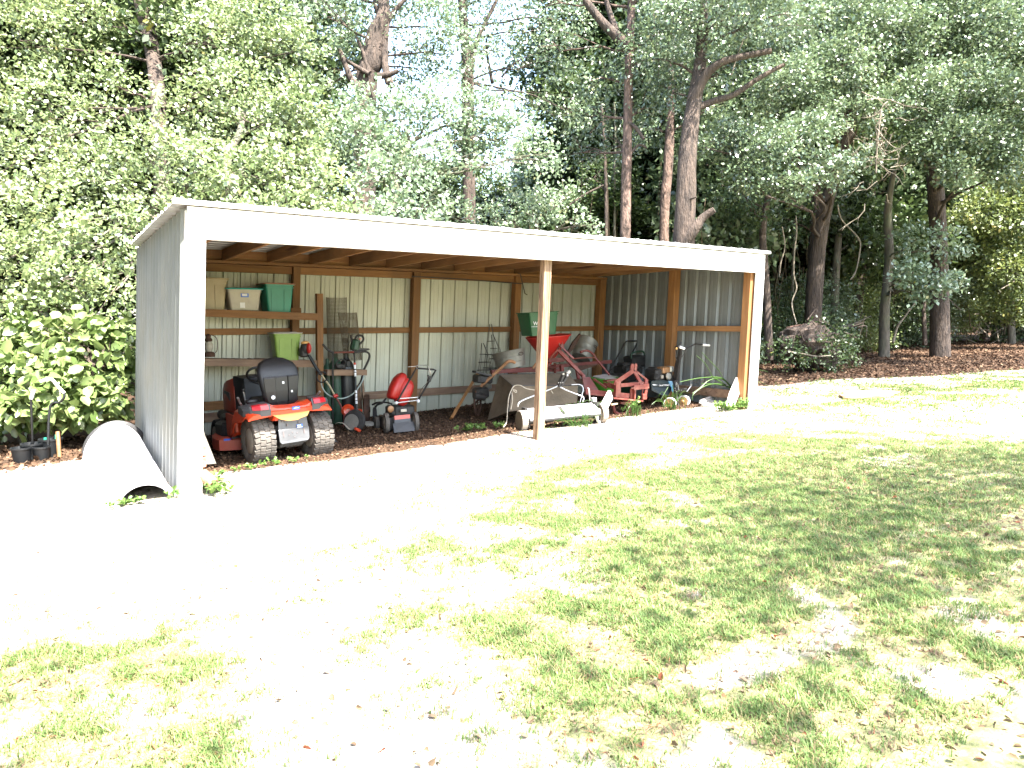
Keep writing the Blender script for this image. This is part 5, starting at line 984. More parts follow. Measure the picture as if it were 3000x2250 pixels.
tree('vine_mound', 'pale vine-covered mound of foliage rising behind the middle of the roof', ground_pt(4.6, 6.0), [(3.922,4.309,0.009), (4.327,5.016,3.624), (4.988,5.654,4.916)], [.1, .08, .05],
     [B((3.974,5.669,4.900), 0.63), B((4.893,5.731,5.485), 0.60), B((5.745,5.407,5.671), 0.60), B((6.396,5.092,5.572), 0.49), B((3.943,4.563,3.980), 0.51), B((4.881,4.617,4.390), 0.52, .7), B((6.684,4.464,5.027), 0.47), B((5.874,4.386,4.410), 0.36, .45), B((6.962,4.081,4.548), 0.36, .8), B((4.333,3.821,3.458), 0.39), B((3.688,4.010,3.209), 0.34), B((4.427,6.419,5.706), 0.49, 1.1), B((4.257,5.409,4.704), 0.52), B((6.095,5.109,5.083), 0.47, 1.2), B((5.742,5.152,4.852), 0.31)], 'barkg', 'lf_vine', .075, 10, 14, .11, .33, seed=7, cat='shrub', cut=behind)
tree('shrub', 'low lit shrub showing over the roof edge between the vine mound and the pine trunk', ground_pt(6.1, 5.4), [(7.319,4.668,0.104), (7.450,4.912,3.622)], [.05, .03],
     [B((5.548,4.966,3.476), .45), B((6.405,4.879,3.534), .45), B((7.137,4.653,3.763), .48), B((7.836,4.681,3.896), .45), B((8.273,4.343,3.482), .35, .7)], 'barkg', 'lf_vine', .07, 10, 14, .1, .3, seed=8, cat='shrub', cut=behind)
# broad-leaved bush beside the left wall
tree('broad_leaf_bush', 'broad-leaved pale green bush crowding the back of the left wall', ground_pt(-.5, 3.9), [ground_pt(-.5, 3.9), (-.5, 3.8, .5), (-.45, 3.6, 1.0)], [.03, .025, .015],
     [B((-0.347,4.065,0.973), .42), B((-0.700,3.800,0.794), .42), B((-0.182,3.678,0.659), .28), B((-1.011,4.266,0.935), .45), B((-1.322,4.459,0.780), .45), B((-0.901,3.795,0.615), .34), B((-0.593,3.575,0.501), .26, 1.1), B((-0.273,3.835,0.414), .22), B((-1.276,4.261,0.351), .25), B((-0.154,4.198,1.163), .36), B((-0.551,4.238,1.305), .42), B((-0.994,4.657,1.304), .45), B((-1.386,5.027,1.167), .45), B((-0.038,4.754,1.430), .25), B((-1.187,3.791,0.483), .22), B((-1.037,5.452,1.675), .4, .35), B((-0.377,5.129,1.675), .35, .35), B((-1.378,5.430,1.589), .35, .4), B((-0.662,5.585,1.885), .35, .25), B((-0.953,3.568,0.428), .2), B((-1.383,3.987,0.515), .25), B((-0.729,3.531,0.364), .18)], 'bark', 'lf_bush', .135, 13, 6, .09, .34, seed=9, cat='bush', down=.35, fold=.09, cut=behind, lr=.02)
for i, (x, y, lb) in enumerate(((-.95, 3.9, 'thin stem at the far left in the shade under the bush'), (-1.25, 4.4, 'short brown stump at the left frame edge under the bush'), (-.2, 4.3, 'thin twiggy stem between the pots and the black pipe'))):
    b = MB(); b.tube(smoothp([(x, y, gz(x, y)-.05), (x+.03, y, .3), (x-.02, y-.05, .75)]), [.045]*5+[.03]*4, 8)
    for k in range(6): b.tube([(x, y, .1+.1*k), (x+random.uniform(-.3, .3), y+random.uniform(-.2, .2), .35+.12*k)], [.01, .004], 4)
    tag(b.build('bush_stem', 'barkg', None, smooth=50), lb, 'stem')

# --- centre: forked tree, slender tree, sky behind them
ft = tree('forked_tree', 'big forked tree with bare broken limbs against the sky left of centre', ground_pt(7.5, 11.6), [(5.082,8.579,0.005), (5.481,8.976,6.602), (5.643,8.959,7.466), (5.758,8.958,8.173), (5.946,8.882,8.644), (6.025,9.309,9.739)], [.27, .25, .25, .2, .15, .11],
     [B((4.654,9.241,8.393), .9, .8), B((5.707,9.598,9.307), .9), B((7.036,8.868,8.583), .9), B((7.648,8.636,8.006), .8), B((4.716,9.533,6.997), .4, .5), B((6.968,9.309,7.751), .6), B((6.583,9.187,9.838), 1.0), B((4.244,10.095,9.278), .8, .8), B((5.390,9.941,8.261), .5, .7)], 'bark', 'lf_vine', .09, 6.2, 15, .16, .25, seed=11)
for P, r_ in (([(5.898,8.485,6.901), (5.864,8.686,7.430), (5.962,8.829,8.248), (6.084,8.785,8.603), (6.385,8.624,8.993)], .10), ([(5.300,8.756,6.799), (5.137,8.888,7.008), (5.049,8.977,7.288), (4.940,9.095,7.706)], .10), ([(5.463,8.683,7.147), (5.184,8.894,7.357), (5.017,9.021,7.497)], .06), ([(5.506,8.783,7.218), (5.449,8.855,7.534), (5.314,8.999,8.025)], .07), ([(5.505,8.523,7.042), (5.826,8.314,7.110), (5.975,8.223,7.196)], .09), ([(5.748,8.798,7.748), (5.853,8.921,8.426), (5.786,9.012,8.853)], .08)):
    b = MB(); b.tube(smoothp(P), [r_*(1-.55*i/((len(P)-1)*4)) for i in range((len(P)-1)*4+1)], 8); b.build('limb', 'bark', ft, smooth=60)
st_ = tree('slender_tree', 'slender dark tree splitting in two right of the forked tree', ground_pt(10.9, 12.4), [(8.205,8.882,0.096), (8.519,9.476,7.761), (8.515,9.593,8.822), (8.509,9.767,10.413)], [.17, .17, .13, .1],
     [B((8.822,9.443,9.351), .8, .8), B((9.599,9.335,8.710), .7, .6), B((8.500,9.755,10.236), .9), B((10.351,9.139,9.334), .6, .7), B((9.834,9.352,10.336), .7, .7), B((10.765,8.772,8.511), .55, .7), B((9.891,8.496,7.226), .5, .7), B((10.891,8.043,7.019), .6, .8), B((10.996,8.482,9.519), .7)], 'bark', 'lf_oak', .09, 6.0, 14, .16, .24, seed=12)
for P, r_ in (([(8.507,9.373,7.849), (8.637,9.349,8.444), (8.796,9.297,8.961), (9.206,9.115,9.834)], .09), ([(9.273,9.464,7.860), (9.205,9.580,8.514), (9.198,9.641,9.045)], .05), ([(9.486,9.338,8.023), (9.741,9.201,8.349), (10.057,9.010,8.553)], .03), ([(8.535,9.565,8.683), (8.426,9.689,9.163), (8.343,9.779,9.483)], .045)):
    b = MB(); b.tube(smoothp(P), [r_*(1-.5*i/((len(P)-1)*4)) for i in range((len(P)-1)*4+1)], 7); b.build('limb', 'bark', st_, smooth=60)
# --- pine trunk right of centre with a big leaning limb
pt_ = tree('pine_tree', 'straight pine trunk lit at its foot, leftmost of the three thick trunks over the roof', ground_pt(9.2, 6.7), [(8.739,3.712,0.155), (8.935,3.927,3.755), (9.041,4.017,5.268), (9.135,4.102,6.643), (9.390,4.314,7.971), (9.543,4.443,9.000)], [.125, .105, .095, .09, .08, .06],
     [B((8.929,4.718,6.578), .6, .9), B((9.360,3.965,6.780), .6), B((9.699,3.559,7.381), .7), B((8.906,4.898,5.860), .5, .8), B((9.518,4.012,5.948), .42), B((8.634,5.728,7.380), .5, .7), B((9.067,5.571,8.632), .6, .35), B((9.273,4.200,8.431), .6, .6), B((9.509,4.918,5.315), .45), B((9.024,5.723,5.267), .45, .8), B((9.846,3.815,8.429), .7), B((8.563,6.130,8.430), .5, .6)], 'barkp', 'lf_oak', .075, 9, 14, .13, .24, seed=13)
for P, r_ in (([(9.076,4.063,7.046), (8.858,4.237,7.294), (8.641,4.413,7.572), (8.405,4.615,7.974)], .12), ([(8.887,4.224,7.355), (8.873,4.399,7.771), (8.812,4.474,8.082)], .07), ([(9.033,3.990,5.517), (9.121,3.858,5.410), (9.165,3.682,5.167)], .05), ([(9.035,3.980,4.879), (9.227,3.874,5.096), (9.353,3.782,5.033)], .03), ([(7.999,4.570,3.887), (8.270,4.412,4.104), (8.590,4.216,4.289)], .025)):
    b = MB(); b.tube(smoothp(P), [r_*(1-.4*i/((len(P)-1)*4)) for i in range((len(P)-1)*4+1)], 8); b.build('limb', 'bark', pt_, smooth=60)
tree('pine_tree', 'dark straight trunk, middle of the three thick trunks over the roof', ground_pt(11.9, 9.0), [(11.591,5.400,0.221), (11.827,5.644,4.063), (11.979,5.685,5.399), (12.106,5.761,6.902), (12.227,5.859,8.571)], [.15, .12, .12, .10, .08],
     [B((12.392,5.658,7.736), .9), B((12.731,5.555,8.904), 1.0), B((11.914,6.314,6.346), .6), B((12.753,5.298,6.649), .6)], 'barkp', 'lf_oak', .09, 8, 14, .15, .24, seed=14)
big = tree('oak_tree', 'thickest reddish brown trunk over the roof with a branch forking right', ground_pt(9.7, 5.2), [(9.104,2.504,0.179), (9.276,2.667,3.172), (9.377,2.731,4.403), (9.600,2.823,5.535), (9.942,2.948,6.590), (10.129,3.076,7.829)], [.24, .20, .18, .155, .12, .09],
     [B((9.834,2.478,7.168), .75), B((10.120,2.102,7.708), .8), B((9.473,3.000,7.515), .6), B((10.227,2.617,6.420), .5, .8), B((9.196,3.332,6.620), .5), B((9.633,3.466,6.094), .4), B((10.904,1.771,7.292), .7)], 'bark', 'lf_oak', .075, 10, 14, .13, .24, seed=15)
for P, r_ in (([(9.207,2.578,3.035), (9.286,2.428,3.261), (9.423,2.358,3.477), (9.530,2.180,3.612)], .12), ([(9.617,2.834,5.742), (9.721,2.685,6.129), (9.811,2.523,6.318), (10.002,2.287,6.439), (10.645,1.871,6.596)], .11), ([(9.691,2.832,5.627), (10.080,2.650,5.805), (10.358,2.474,5.903), (10.698,2.273,6.164), (10.981,2.103,6.359), (11.206,1.966,6.489)], .07), ([(9.287,2.614,3.874), (9.262,2.506,3.835), (9.265,2.384,3.849)], .03)):
    b = MB(); b.tube(smoothp(P), [r_*(1-.5*i/((len(P)-1)*4)) for i in range((len(P)-1)*4+1)], 8); b.build('limb', 'bark', big, smooth=60)
# --- right: the oak whose lit boughs hang over the clearing
tree('oak_tree', 'spreading oak with silvery lit boughs hanging right of the shed', ground_pt(15.8, 4.9), [(15.568,3.926,0.352), (15.774,4.062,2.788), (15.708,3.805,4.489), (15.644,3.290,6.056), (15.510,2.935,7.543)], [.22, .19, .17, .14, .1],
     [B((10.505,2.722,5.197), 0.42), B((10.976,2.111,4.937), 0.55), B((11.984,1.975,5.246), 0.51), B((10.557,2.169,4.312), 0.38), B((11.318,1.643,4.179), 0.36), B((12.071,1.411,4.484), 0.38), B((12.899,3.127,6.727), 0.76), B((14.214,2.744,7.235), 0.84), B((14.177,3.793,8.316), 0.82), B((15.101,3.080,8.592), 0.96), B((13.348,2.405,5.967), 0.47), B((14.695,2.102,6.182), 0.52, .55), B((13.536,1.706,4.919), 0.34, .6), B((9.764,2.680,4.889), 0.16)], 'bark', 'lf_oak', .072, 17, 18, .12, .30, seed=16, lr=.04)
tree('oak_tree', 'broad oak crown filling the top right corner', ground_pt(19, 4.6), [(19.589,2.662,0.482), (19.548,2.840,3.784), (19.126,2.811,5.381), (18.616,2.623,7.201), (18.197,2.467,8.763)], [.26, .22, .2, .16, .1],
     [B((16.478,2.666,8.291), 0.92), B((17.957,2.289,8.976), 0.95), B((18.396,1.374,8.285), 0.92), B((16.079,1.922,6.746), 0.75), B((17.174,1.388,6.951), 0.81), B((17.733,0.605,6.535), 0.80), B((16.486,1.174,5.718), 0.61), B((17.325,0.808,5.529), 0.60), B((16.021,1.685,5.533), 0.50), B((17.378,0.261,5.050), 0.58), B((17.419,3.057,9.944), 1.00), B((19.098,2.135,10.185), 1.01), B((20.077,1.179,9.327), 0.96), B((19.473,0.454,7.587), 0.89), B((16.056,0.941,4.793), 0.34)], 'bark', 'lf_oak', .08, 15, 18, .14, .30, seed=17, lr=.045)
tree('young_oak', 'young tree with a silvery spray of leaves low on the right', ground_pt(19.2, 3.9), [(18.702,3.740,0.445), (18.728,3.798,1.931), (18.697,3.718,3.254), (18.421,3.678,4.533), (18.222,3.439,5.566)], [.15, .13, .12, .10, .06],
     [B((16.866,2.118,2.796), .38), B((17.266,1.813,2.461), .38), B((17.832,1.675,2.471), .30), B((16.975,1.982,2.211), .25), B((16.649,2.246,2.630), .22), B((18.028,2.640,3.666), .5, .7), B((19.118,2.376,3.531), .5, .5)], 'barkg', 'lf_vine', .10, 10, 12, .12, .3, seed=18)
tree('sunlit_tree', 'yellow-green sunlit tree at the right frame edge', ground_pt(24, 5.5), [(26.763,3.606,0.680), (26.902,4.005,4.371), (26.827,4.308,6.729)], [.12, .1, .06],
     [B((23.035,3.027,4.842), .9), B((23.884,2.434,4.634), .9), B((23.465,2.560,3.191), .8), B((23.917,2.124,1.952), .8), B((23.919,3.497,3.488), .7, .7), B((23.805,2.805,1.964), .6, .8), B((23.948,2.523,5.871), .8), B((23.626,3.834,4.786), .5, .8)], 'barkg', 'lf_yel', .11, 8, 13, .16, .27, seed=19)
# bare twig tangle
b = MB(); r = random.Random(5)
c0 = Vector((13.428,1.297,5.170))
for k in range(46):
    a = Vector((r.gauss(0, .35), r.gauss(0, .3), r.gauss(0, .55))); p = c0+a; d = Vector((r.gauss(0, .5), r.gauss(0, .3), -abs(r.gauss(.1, .3)))).normalized()
    L_ = r.uniform(.3, .9); P = [p]
    for j in range(5): d = (d+Vector((r.gauss(0, .25), r.gauss(0, .25), r.gauss(.02, .2)))).normalized(); P.append(P[-1]+d*L_/5)
    b.tube(P, [.011, .010, .008, .006, .004, .003], 4)
    for j in (2, 3, 4): e_ = (d+Vector((r.gauss(0, .7), r.gauss(0, .5), r.gauss(0, .7)))).normalized(); b.tube([P[j], P[j]+e_*L_*.25], [.006, .002], 3)
b.tube(smoothp([c0+Vector((0, 0, -.6)), c0, c0+Vector((.1, 0, .7))]), .02, 6)
tag(b.build('dead_branch_tangle', 'twig', None), 'bare grey tangle of dead twigs hanging in the oak at upper right', 'dead branches')

# --- trunks one can tell apart inside the wood on the right
tk = [('t4 690 900', 18.5, .14, 'wide brown trunk deep in the wood just right of the shed'), ('t4 860 760', 21, .11, 'grey trunk with a pale broken limb in the wood'), ('t4 1075 300', 21, .10, 'dark leaning trunk behind the silvery spray'),
      ('t4 1210 1010', 20.5, .12, None), ('t4 1600 300', 20, .2, None), ('t4 330 300', 17, .10, 'thin trunk nearest to the shed roof corner on the right')]
def wood_trunk(label, pts, r_, mt, seed, blobs=None):
    P = [Vector(p) for p in pts]; return tree('forest_tree', label, tuple(P[0]), P, [r_, r_*.9, r_*.82, r_*.7][:len(P)], blobs or [], mt, 'lf_dark', .10, 6, 12, .16, .25, seed=seed, n=9)
wood_trunk(tk[0][3], [(15.955,4.300,0.501), (16.116,4.398,2.423), (16.254,4.463,3.901), (16.382,4.516,5.195)], .15, 'bark', 31, [B((15.632,4.922,4.279), .8), B((16.895,4.765,5.098), .7)])
wood_trunk(tk[1][3], [(18.945,5.316,0.528), (19.004,5.470,2.332), (19.178,5.533,4.011), (19.341,5.581,5.479)], .13, 'barkg', 32, [B((19.428,5.455,4.853), .8), B((20.713,5.725,4.146), .6)])
wood_trunk(tk[2][3], [(20.402,5.536,0.435), (20.624,5.618,2.589), (20.886,5.606,4.127), (21.112,5.619,5.665)], .13, 'bark', 33, [B((21.106,5.530,4.793), .7), B((22.719,5.767,5.843), .9)])
wood_trunk(tk[5][3], [(13.794,3.948,0.587), (13.817,4.158,2.693), (13.813,4.270,3.712), (13.976,4.263,4.663)], .10, 'bark', 34, [B((13.602,4.468,4.225), .6, .8), B((13.280,4.738,4.727), .6)])
wood_trunk('thin pale trunk between the wide brown trunk and the shed', [(16.930,5.459,0.499), (17.070,5.622,2.896), (17.236,5.682,4.495)], .05, 'barkg', 35)
wood_trunk('short thin trunk by the right edge of the leaf litter', [(22.251,4.329,0.781), (22.274,4.437,1.924), (22.404,4.467,3.023)], .07, 'bark', 36)
wood_trunk('slim dark trunk between the pine and the middle trunk over the roof', [(10.800,6.534,0.186), (11.014,6.878,4.829), (11.043,7.024,6.376), (11.022,7.113,7.064)], .045, 'bark', 37, [B((11.116,7.463,5.277), .6, .7)])
wood_trunk('slim twin trunk just left of the pine', [(11.312,6.791,0.198), (11.539,7.140,4.923), (11.625,7.215,6.160), (11.658,7.307,7.221)], .035, 'barkg', 38, [B((12.251,7.931,5.484), .7, .7)])

# --- deeper rows of the wood: copies of five trees
protos = []
for k in range(5):
    r = random.Random(100+k); h = 11+r.random()*4
    bl = []
    for j in range(17):
        z = h*(.24+.76*((j+.5)/17)); a = r.random()*6.28; rr = (1.8+.8*r.random())*(1-.45*abs(z/h-.6)); q = r.uniform(.3, 1.7)
        bl.append((rr*.9*math.cos(a)*q*.7, rr*.9*math.sin(a)*q*.7, z, rr*.72))
    base = (0, 0, 0); sp_ = RNG
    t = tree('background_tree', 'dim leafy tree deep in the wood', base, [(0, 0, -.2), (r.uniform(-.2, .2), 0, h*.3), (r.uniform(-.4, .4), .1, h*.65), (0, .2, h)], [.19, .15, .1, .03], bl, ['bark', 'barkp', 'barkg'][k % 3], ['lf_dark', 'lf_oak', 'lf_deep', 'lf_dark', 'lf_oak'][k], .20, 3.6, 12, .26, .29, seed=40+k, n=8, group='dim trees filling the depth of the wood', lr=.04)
    protos.append(t)
def copy_tree(t):
    c = t.copy(); COL.objects.link(c)
    for ch in t.children: d = ch.copy(); COL.objects.link(d); d.parent = c
    return c
r = random.Random(21); spots = []
for row, (y0, x0, x1, st_p) in enumerate(((8.2, 12.5, 32, 2.6), (11.5, 14, 42, 3.0), (15.5, 13, 50, 3.6), (21, 14, 60, 4.6), (29, 17, 80, 6.5))):
    x = x0
    while x < x1: spots.append((x+r.uniform(-.7, .7), y0+r.uniform(-1.2, 1.2)+ (0 if row else -.05*(x-12)))); x += st_p*r.uniform(.85, 1.2)
spots += [(30, 4.5), (33, 7), (29, 2.2), (36, 3.5), (-1, 13.5), (1.5, 12.8), (-6.5, 12), (4, 15), (-1.5, 17.5), (2.6, 18), (6.2, 19), (-8, 9), (38, 8), (31, 0), (-6, 16), (-8.6, .5), (-8.8, -2.8), (-7.6, -5.8), (-8.5, 3.5), (-9.5, -8.5), (-9.6, -1.0)]
low = {(-1, 13.5), (1.5, 12.8)}
for i, (x, y) in enumerate(spots):
    t = protos[i] if i < 5 else copy_tree(protos[i % 5])
    t.location = (x, y, gz(x, y)-.05); t.rotation_euler[2] = r.uniform(0, 6.28); s_ = r.uniform(.8, 1.1)
    az = math.degrees(math.atan2(x+.94, y+6.6)); dd = math.hypot(x+.94, y+6.6); zs = s_*r.uniform(.9, 1.15)
    if 14.5 < az < 40.5: zs = min(zs, (.23*dd+1)/14); s_ = min(s_, .75)      # lower growth under the open sky in the middle
    t.scale = (s_, s_, zs)
    t['label'] = 'dim leafy tree deep in the wood'

# --- the far wood that reads as one mass
def far_mass(name, boxes, mt, leaf):
    Cs = []
    for (x0, x1, y0, y1, z0, z1, n) in boxes:
        k = int(n/14); c = np.stack([RNG.uniform(x0, x1, k), RNG.uniform(y0, y1, k), RNG.uniform(z0, z1, k)], 1)
        Cs.append((c[:, None, :]+RNG.normal(size=(k, 14, 3))*.45).reshape(-1, 3))
    C = np.concatenate(Cs); n = len(C); N = RNG.normal(size=(n, 3)); L_ = leaf*RNG.uniform(.6, 1.3, n)
    me = leaf_mesh(name, C, N, L_, L_*.33, np.repeat(RNG.random(n//14), 14)*.5+RNG.random(n)*.5, mt); o = bpy.data.objects.new(name, me); COL.objects.link(o); o['kind'] = 'stuff'
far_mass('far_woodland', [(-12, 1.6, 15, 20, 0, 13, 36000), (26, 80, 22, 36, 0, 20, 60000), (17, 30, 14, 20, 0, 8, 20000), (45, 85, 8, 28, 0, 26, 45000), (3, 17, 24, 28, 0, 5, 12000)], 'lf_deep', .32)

# --- undergrowth along the edge of the wood
ug = []
r = random.Random(9)
def shrub(x, y, h, label, lf, leaf=.08, seed=0, dens=8, group='low shrubs along the edge of the wood'):
    rr = random.Random(seed); g0 = gz(x, y)
    bl = [(x+rr.uniform(-.5, .5)*h, y+rr.uniform(-.3, .3)*h, g0+h*rr.uniform(.2, .85), h*rr.uniform(.25, .38)) for _ in range(6)]
    return tree('shrub', label, (x, y, g0), [(x, y, g0-.05), (x+rr.uniform(-.1, .1), y, g0+h*.6)], [.02, .01], bl, 'vine', lf, leaf, dens, 11, .12, .25, seed=seed, cat='shrub', group=group, lr=.012, cut=behind)
us = [(17, 5.8, 2.4), (19, 6.0, 2.6), (21.3, 5.6, 2.8), (23.2, 6.2, 3.0), (25.4, 5.6, 2.8), (27.5, 5.2, 3.2), (29.6, 4.8, 3.0), (15, 6.4, 2.2), (13, 6.3, 2.4), (8.8, 4.7, 1.0), (9.9, 4.9, 1.3), (11.2, 4.6, 1.1), (12.6, 5.0, 1.4), (13.9, 4.6, .9), (15.3, 5.2, 1.3), (16.8, 4.9, .9), (18.2, 5.4, 1.5), (20.3, 5.0, 1.1), (22, 5.2, 1.5), (24, 4.9, 1.2), (26.2, 4.8, 1.6), (28.2, 4.4, 1.5), (30.5, 4.0, 1.9), (32.5, 3.0, 2.0), (14.5, 7, 1.8), (17.5, 7.2, 1.9), (21, 7.4, 2.0), (25, 7, 2.2), (11, 7, 1.6), (-1.7, 5.0, 1.2), (.6, 5.3, 1.6), (2.0, 4.9, 1.9), (3.6, 5.1, 1.8), (5.2, 5.0, 1.7)]
usx = sorted([u for u in us if u[0] > 8]); usl = sorted([u for u in us if u[0] <= 8], reverse=True)
for i, (x, y, h) in enumerate(us):
    lb = (ORD[usx.index((x, y, h))]+' leafy shrub from the right end of the shed along the wood edge') if x > 8 else (ORD[usl.index((x, y, h))]+' leafy shrub behind the shed, counting from its middle to the left')
    o = shrub(x, y, h, lb, ['lf_dark', 'lf_oak', 'lf_yel' if x > 20 else 'lf_dark'][i % 3], .075, 60+i)
# --- root ball and fallen limbs beside the shed
rb = thing('root_mound', 'dark upturned root mound under leaves just right of the shed', 'root mound', (13.736,2.803,0.832))
b = MB(); c0 = Vector((13.771,2.797,0.991)); b.ball((0, 0, 0), (.85, .5, .48), 36, 20)
for i, v in enumerate(b.v): b.v[i] = v*(1+.5*noise.noise(v*2.2)+.3*noise.noise(v*7))+c0
b.build('mound', 'bark', rb); crown(rb, [(c0.x-.5, c0.y-.3, c0.z-.05, .45), (c0.x+.45, c0.y-.35, c0.z-.1, .4), (c0.x, c0.y-.45, c0.z-.3, .4), (c0.x+1.0, c0.y-.2, c0.z-.25, .35), (c0.x-1.1, c0.y-.1, c0.z-.15, .45), (c0.x-.1, c0.y-.3, c0.z+.3, .4, .9), (c0.x+.3, c0.y-.5, c0.z+.1, .35, .9)], 'lf_dark', .07, 14, 14, .1, .3, name='ivy')
r = random.Random(2); b = MB()
for k in range(18):
    a = Vector((r.uniform(-.9, .9), r.uniform(-.6, 0), r.uniform(-.1, .6))); b.tube(smoothp([c0+a, c0+a+Vector((r.gauss(0, .25), -.1, r.gauss(0, .18))), c0+a+Vector((r.gauss(0, .5), -.15, r.gauss(-.1, .25)))]), [.016]*5+[.006]*4, 5)
b.build('roots', 'bark', rb)
def fallen(label, P, r_, mt):
    b = MB(); b.tube(smoothp(P), [r_*(1-.5*i/((len(P)-1)*4)) for i in range((len(P)-1)*4+1)], 7); return tag(b.build('fallen_limb', mt, None), label, 'fallen limb')
fallen('pale fallen limb lying in front of the root mound', [(12.598,2.606,0.874), (12.807,2.338,0.817), (12.914,2.141,0.779), (13.164,1.974,0.799)], .022, 'twig')
fallen('orange-brown broken limb on top of the root mound', [(13.018,2.982,1.379), (13.283,2.811,1.448), (13.425,2.592,1.426)], .03, 'rust')
fallen('long pale limb sloping through the wood behind the mound', [(17.056,4.251,1.307), (17.475,3.985,1.457), (17.897,3.725,1.684)], .04, 'barkg')
fallen('forked pale sapling leaning right in the wood', [(18.366,3.332,0.961), (18.482,3.299,1.379), (18.654,3.212,1.644), (18.962,3.053,2.099)], .035, 'twig')
# brush heap at the far right
b = MB(); r = random.Random(8)
for k in range(45):
    p = Vector((27.571,4.396,0.930))+Vector((r.gauss(0, 2.0), r.gauss(0, .7), r.gauss(.25, .3))); d = Vector((r.gauss(0, 1), r.gauss(0, .4), r.gauss(0, .35))).normalized(); L_ = r.uniform(.5, 1.6)
    b.tube([p, p+d*L_*.5+Vector((0, 0, r.uniform(0, .15))), p+d*L_], [.018, .012, .005], 4)
tag(b.build('brush_heap', 'twig', None), 'heap of bare pale brushwood at the far right edge', 'brush heap')
# hanging vines
vd = [('t4 570 100', 't4 575 860', 17.2, 'pale vine hanging down to the root mound'), ('t4 480 180', 't4 450 520', 17.0, 'pale vine looping near the shed corner'), ('t4 1020 250', 't4 1000 520', 19, 'vine hanging beside the leaning trunk')]
def vine(label, P, r_=.014):
    b = MB(); b.tube(smoothp(P, 4), r_, 5); return tag(b.build('hanging_vine', 'twig', None), label, 'vine')
vine(vd[0][3], [(14.150,3.597,4.057), (14.143,3.558,3.659), (14.080,3.555,3.228), (14.037,3.524,2.664), (14.075,3.462,2.332), (13.959,3.501,1.967), (13.489,3.038,1.472)], .016)
vine(vd[1][3], [(13.860,3.763,3.792), (13.891,3.692,3.328), (13.788,3.719,2.930), (13.743,3.714,2.598)])
vine(vd[2][3], [(16.336,3.873,4.555), (16.405,3.784,4.159), (16.741,3.508,3.691), (16.754,3.465,3.367), (16.636,3.486,2.828), (16.505,3.551,2.612)], .018)
vine('straight dry shoot hanging in the lit oak boughs', [(10.233,2.172,6.819), (10.109,2.218,6.470), (10.008,2.251,6.137)], .012)
vine('thin vine beside the short dark trunk on the right', [(17.909,3.270,3.157), (17.840,3.269,2.714), (17.867,3.211,2.344), (17.806,3.221,2.049)])
b = MB(); r = random.Random(77)
for k in range(170):
    px_i = r.random(); x = 9+r.random()*16; y = 5+r.random()*5; z0 = gz(x, y)+r.uniform(.3, 2.5); z1 = z0+r.uniform(1, 4)
    P = [(x+r.gauss(0, .12), y, z0+(z1-z0)*i/4) for i in range(5)]; b.tube(P, .009, 3)
b.build('hanging_stems', 'vine', None, kind='stuff')

# --- two trees standing south of the yard, whose shade falls on the lawn
def shade_tree(lb, x, y, bl, seed): 
    return tree('yard_tree', lb, ground_pt(x, y), [ground_pt(x, y), (x, y, 2.5), (x-.2, y+.2, 5)], [.2, .17, .1], bl, 'bark', 'lf_oak', .085, 5.4, 8, .36, .3, seed=seed)
shade_tree('yard tree right of the camera shading the lawn', 9.5, -8.5, [(2.4, -7.2, 6.0, .55, .7), (3.6, -7.0, 6.2, .8), (4.9, -6.8, 6.2, .85), (6.0, -6.8, 6.3, .8), (4.2, -7.8, 6.6, .8), (5.5, -8.0, 6.8, .9), (3.0, -8.2, 6.4, .7, .7), (7.2, -7.3, 6.5, .7, .8), (6.8, -8.3, 7.0, .9)], 81)
shade_tree('second yard tree shading the lawn beyond the shed', 15.5, -7, [(9.8, -2.4, 8.6, 1.0, .8), (11.6, -2.6, 8.8, 1.2), (13.6, -2.8, 8.9, 1.2), (15.6, -3.2, 9.2, 1.3), (17.8, -3.4, 9.6, 1.3), (12.6, -1.2, 9.0, 1.0), (14.8, -1.6, 9.3, 1.1), (17, -1.8, 9.8, 1.2), (20, -3.0, 10.2, 1.4), (12.5, -4.6, 8.8, .9, .4), (15, -5.2, 8.8, 1.0, .4)], 82)
shade_tree('third yard tree behind the camera with thin foliage over the foreground', -3.6, -9.5, [(-1.8, -6.7, 6.4, .6, .8), (-1.2, -7.6, 6.6, .5, .7), (.4, -8.6, 6.6, .6, .6), (1.6, -8.5, 6.5, .8, .7), (2.9, -8.5, 6.6, .7, .6), (-.5, -8.9, 6.8, .6, .6)], 83)

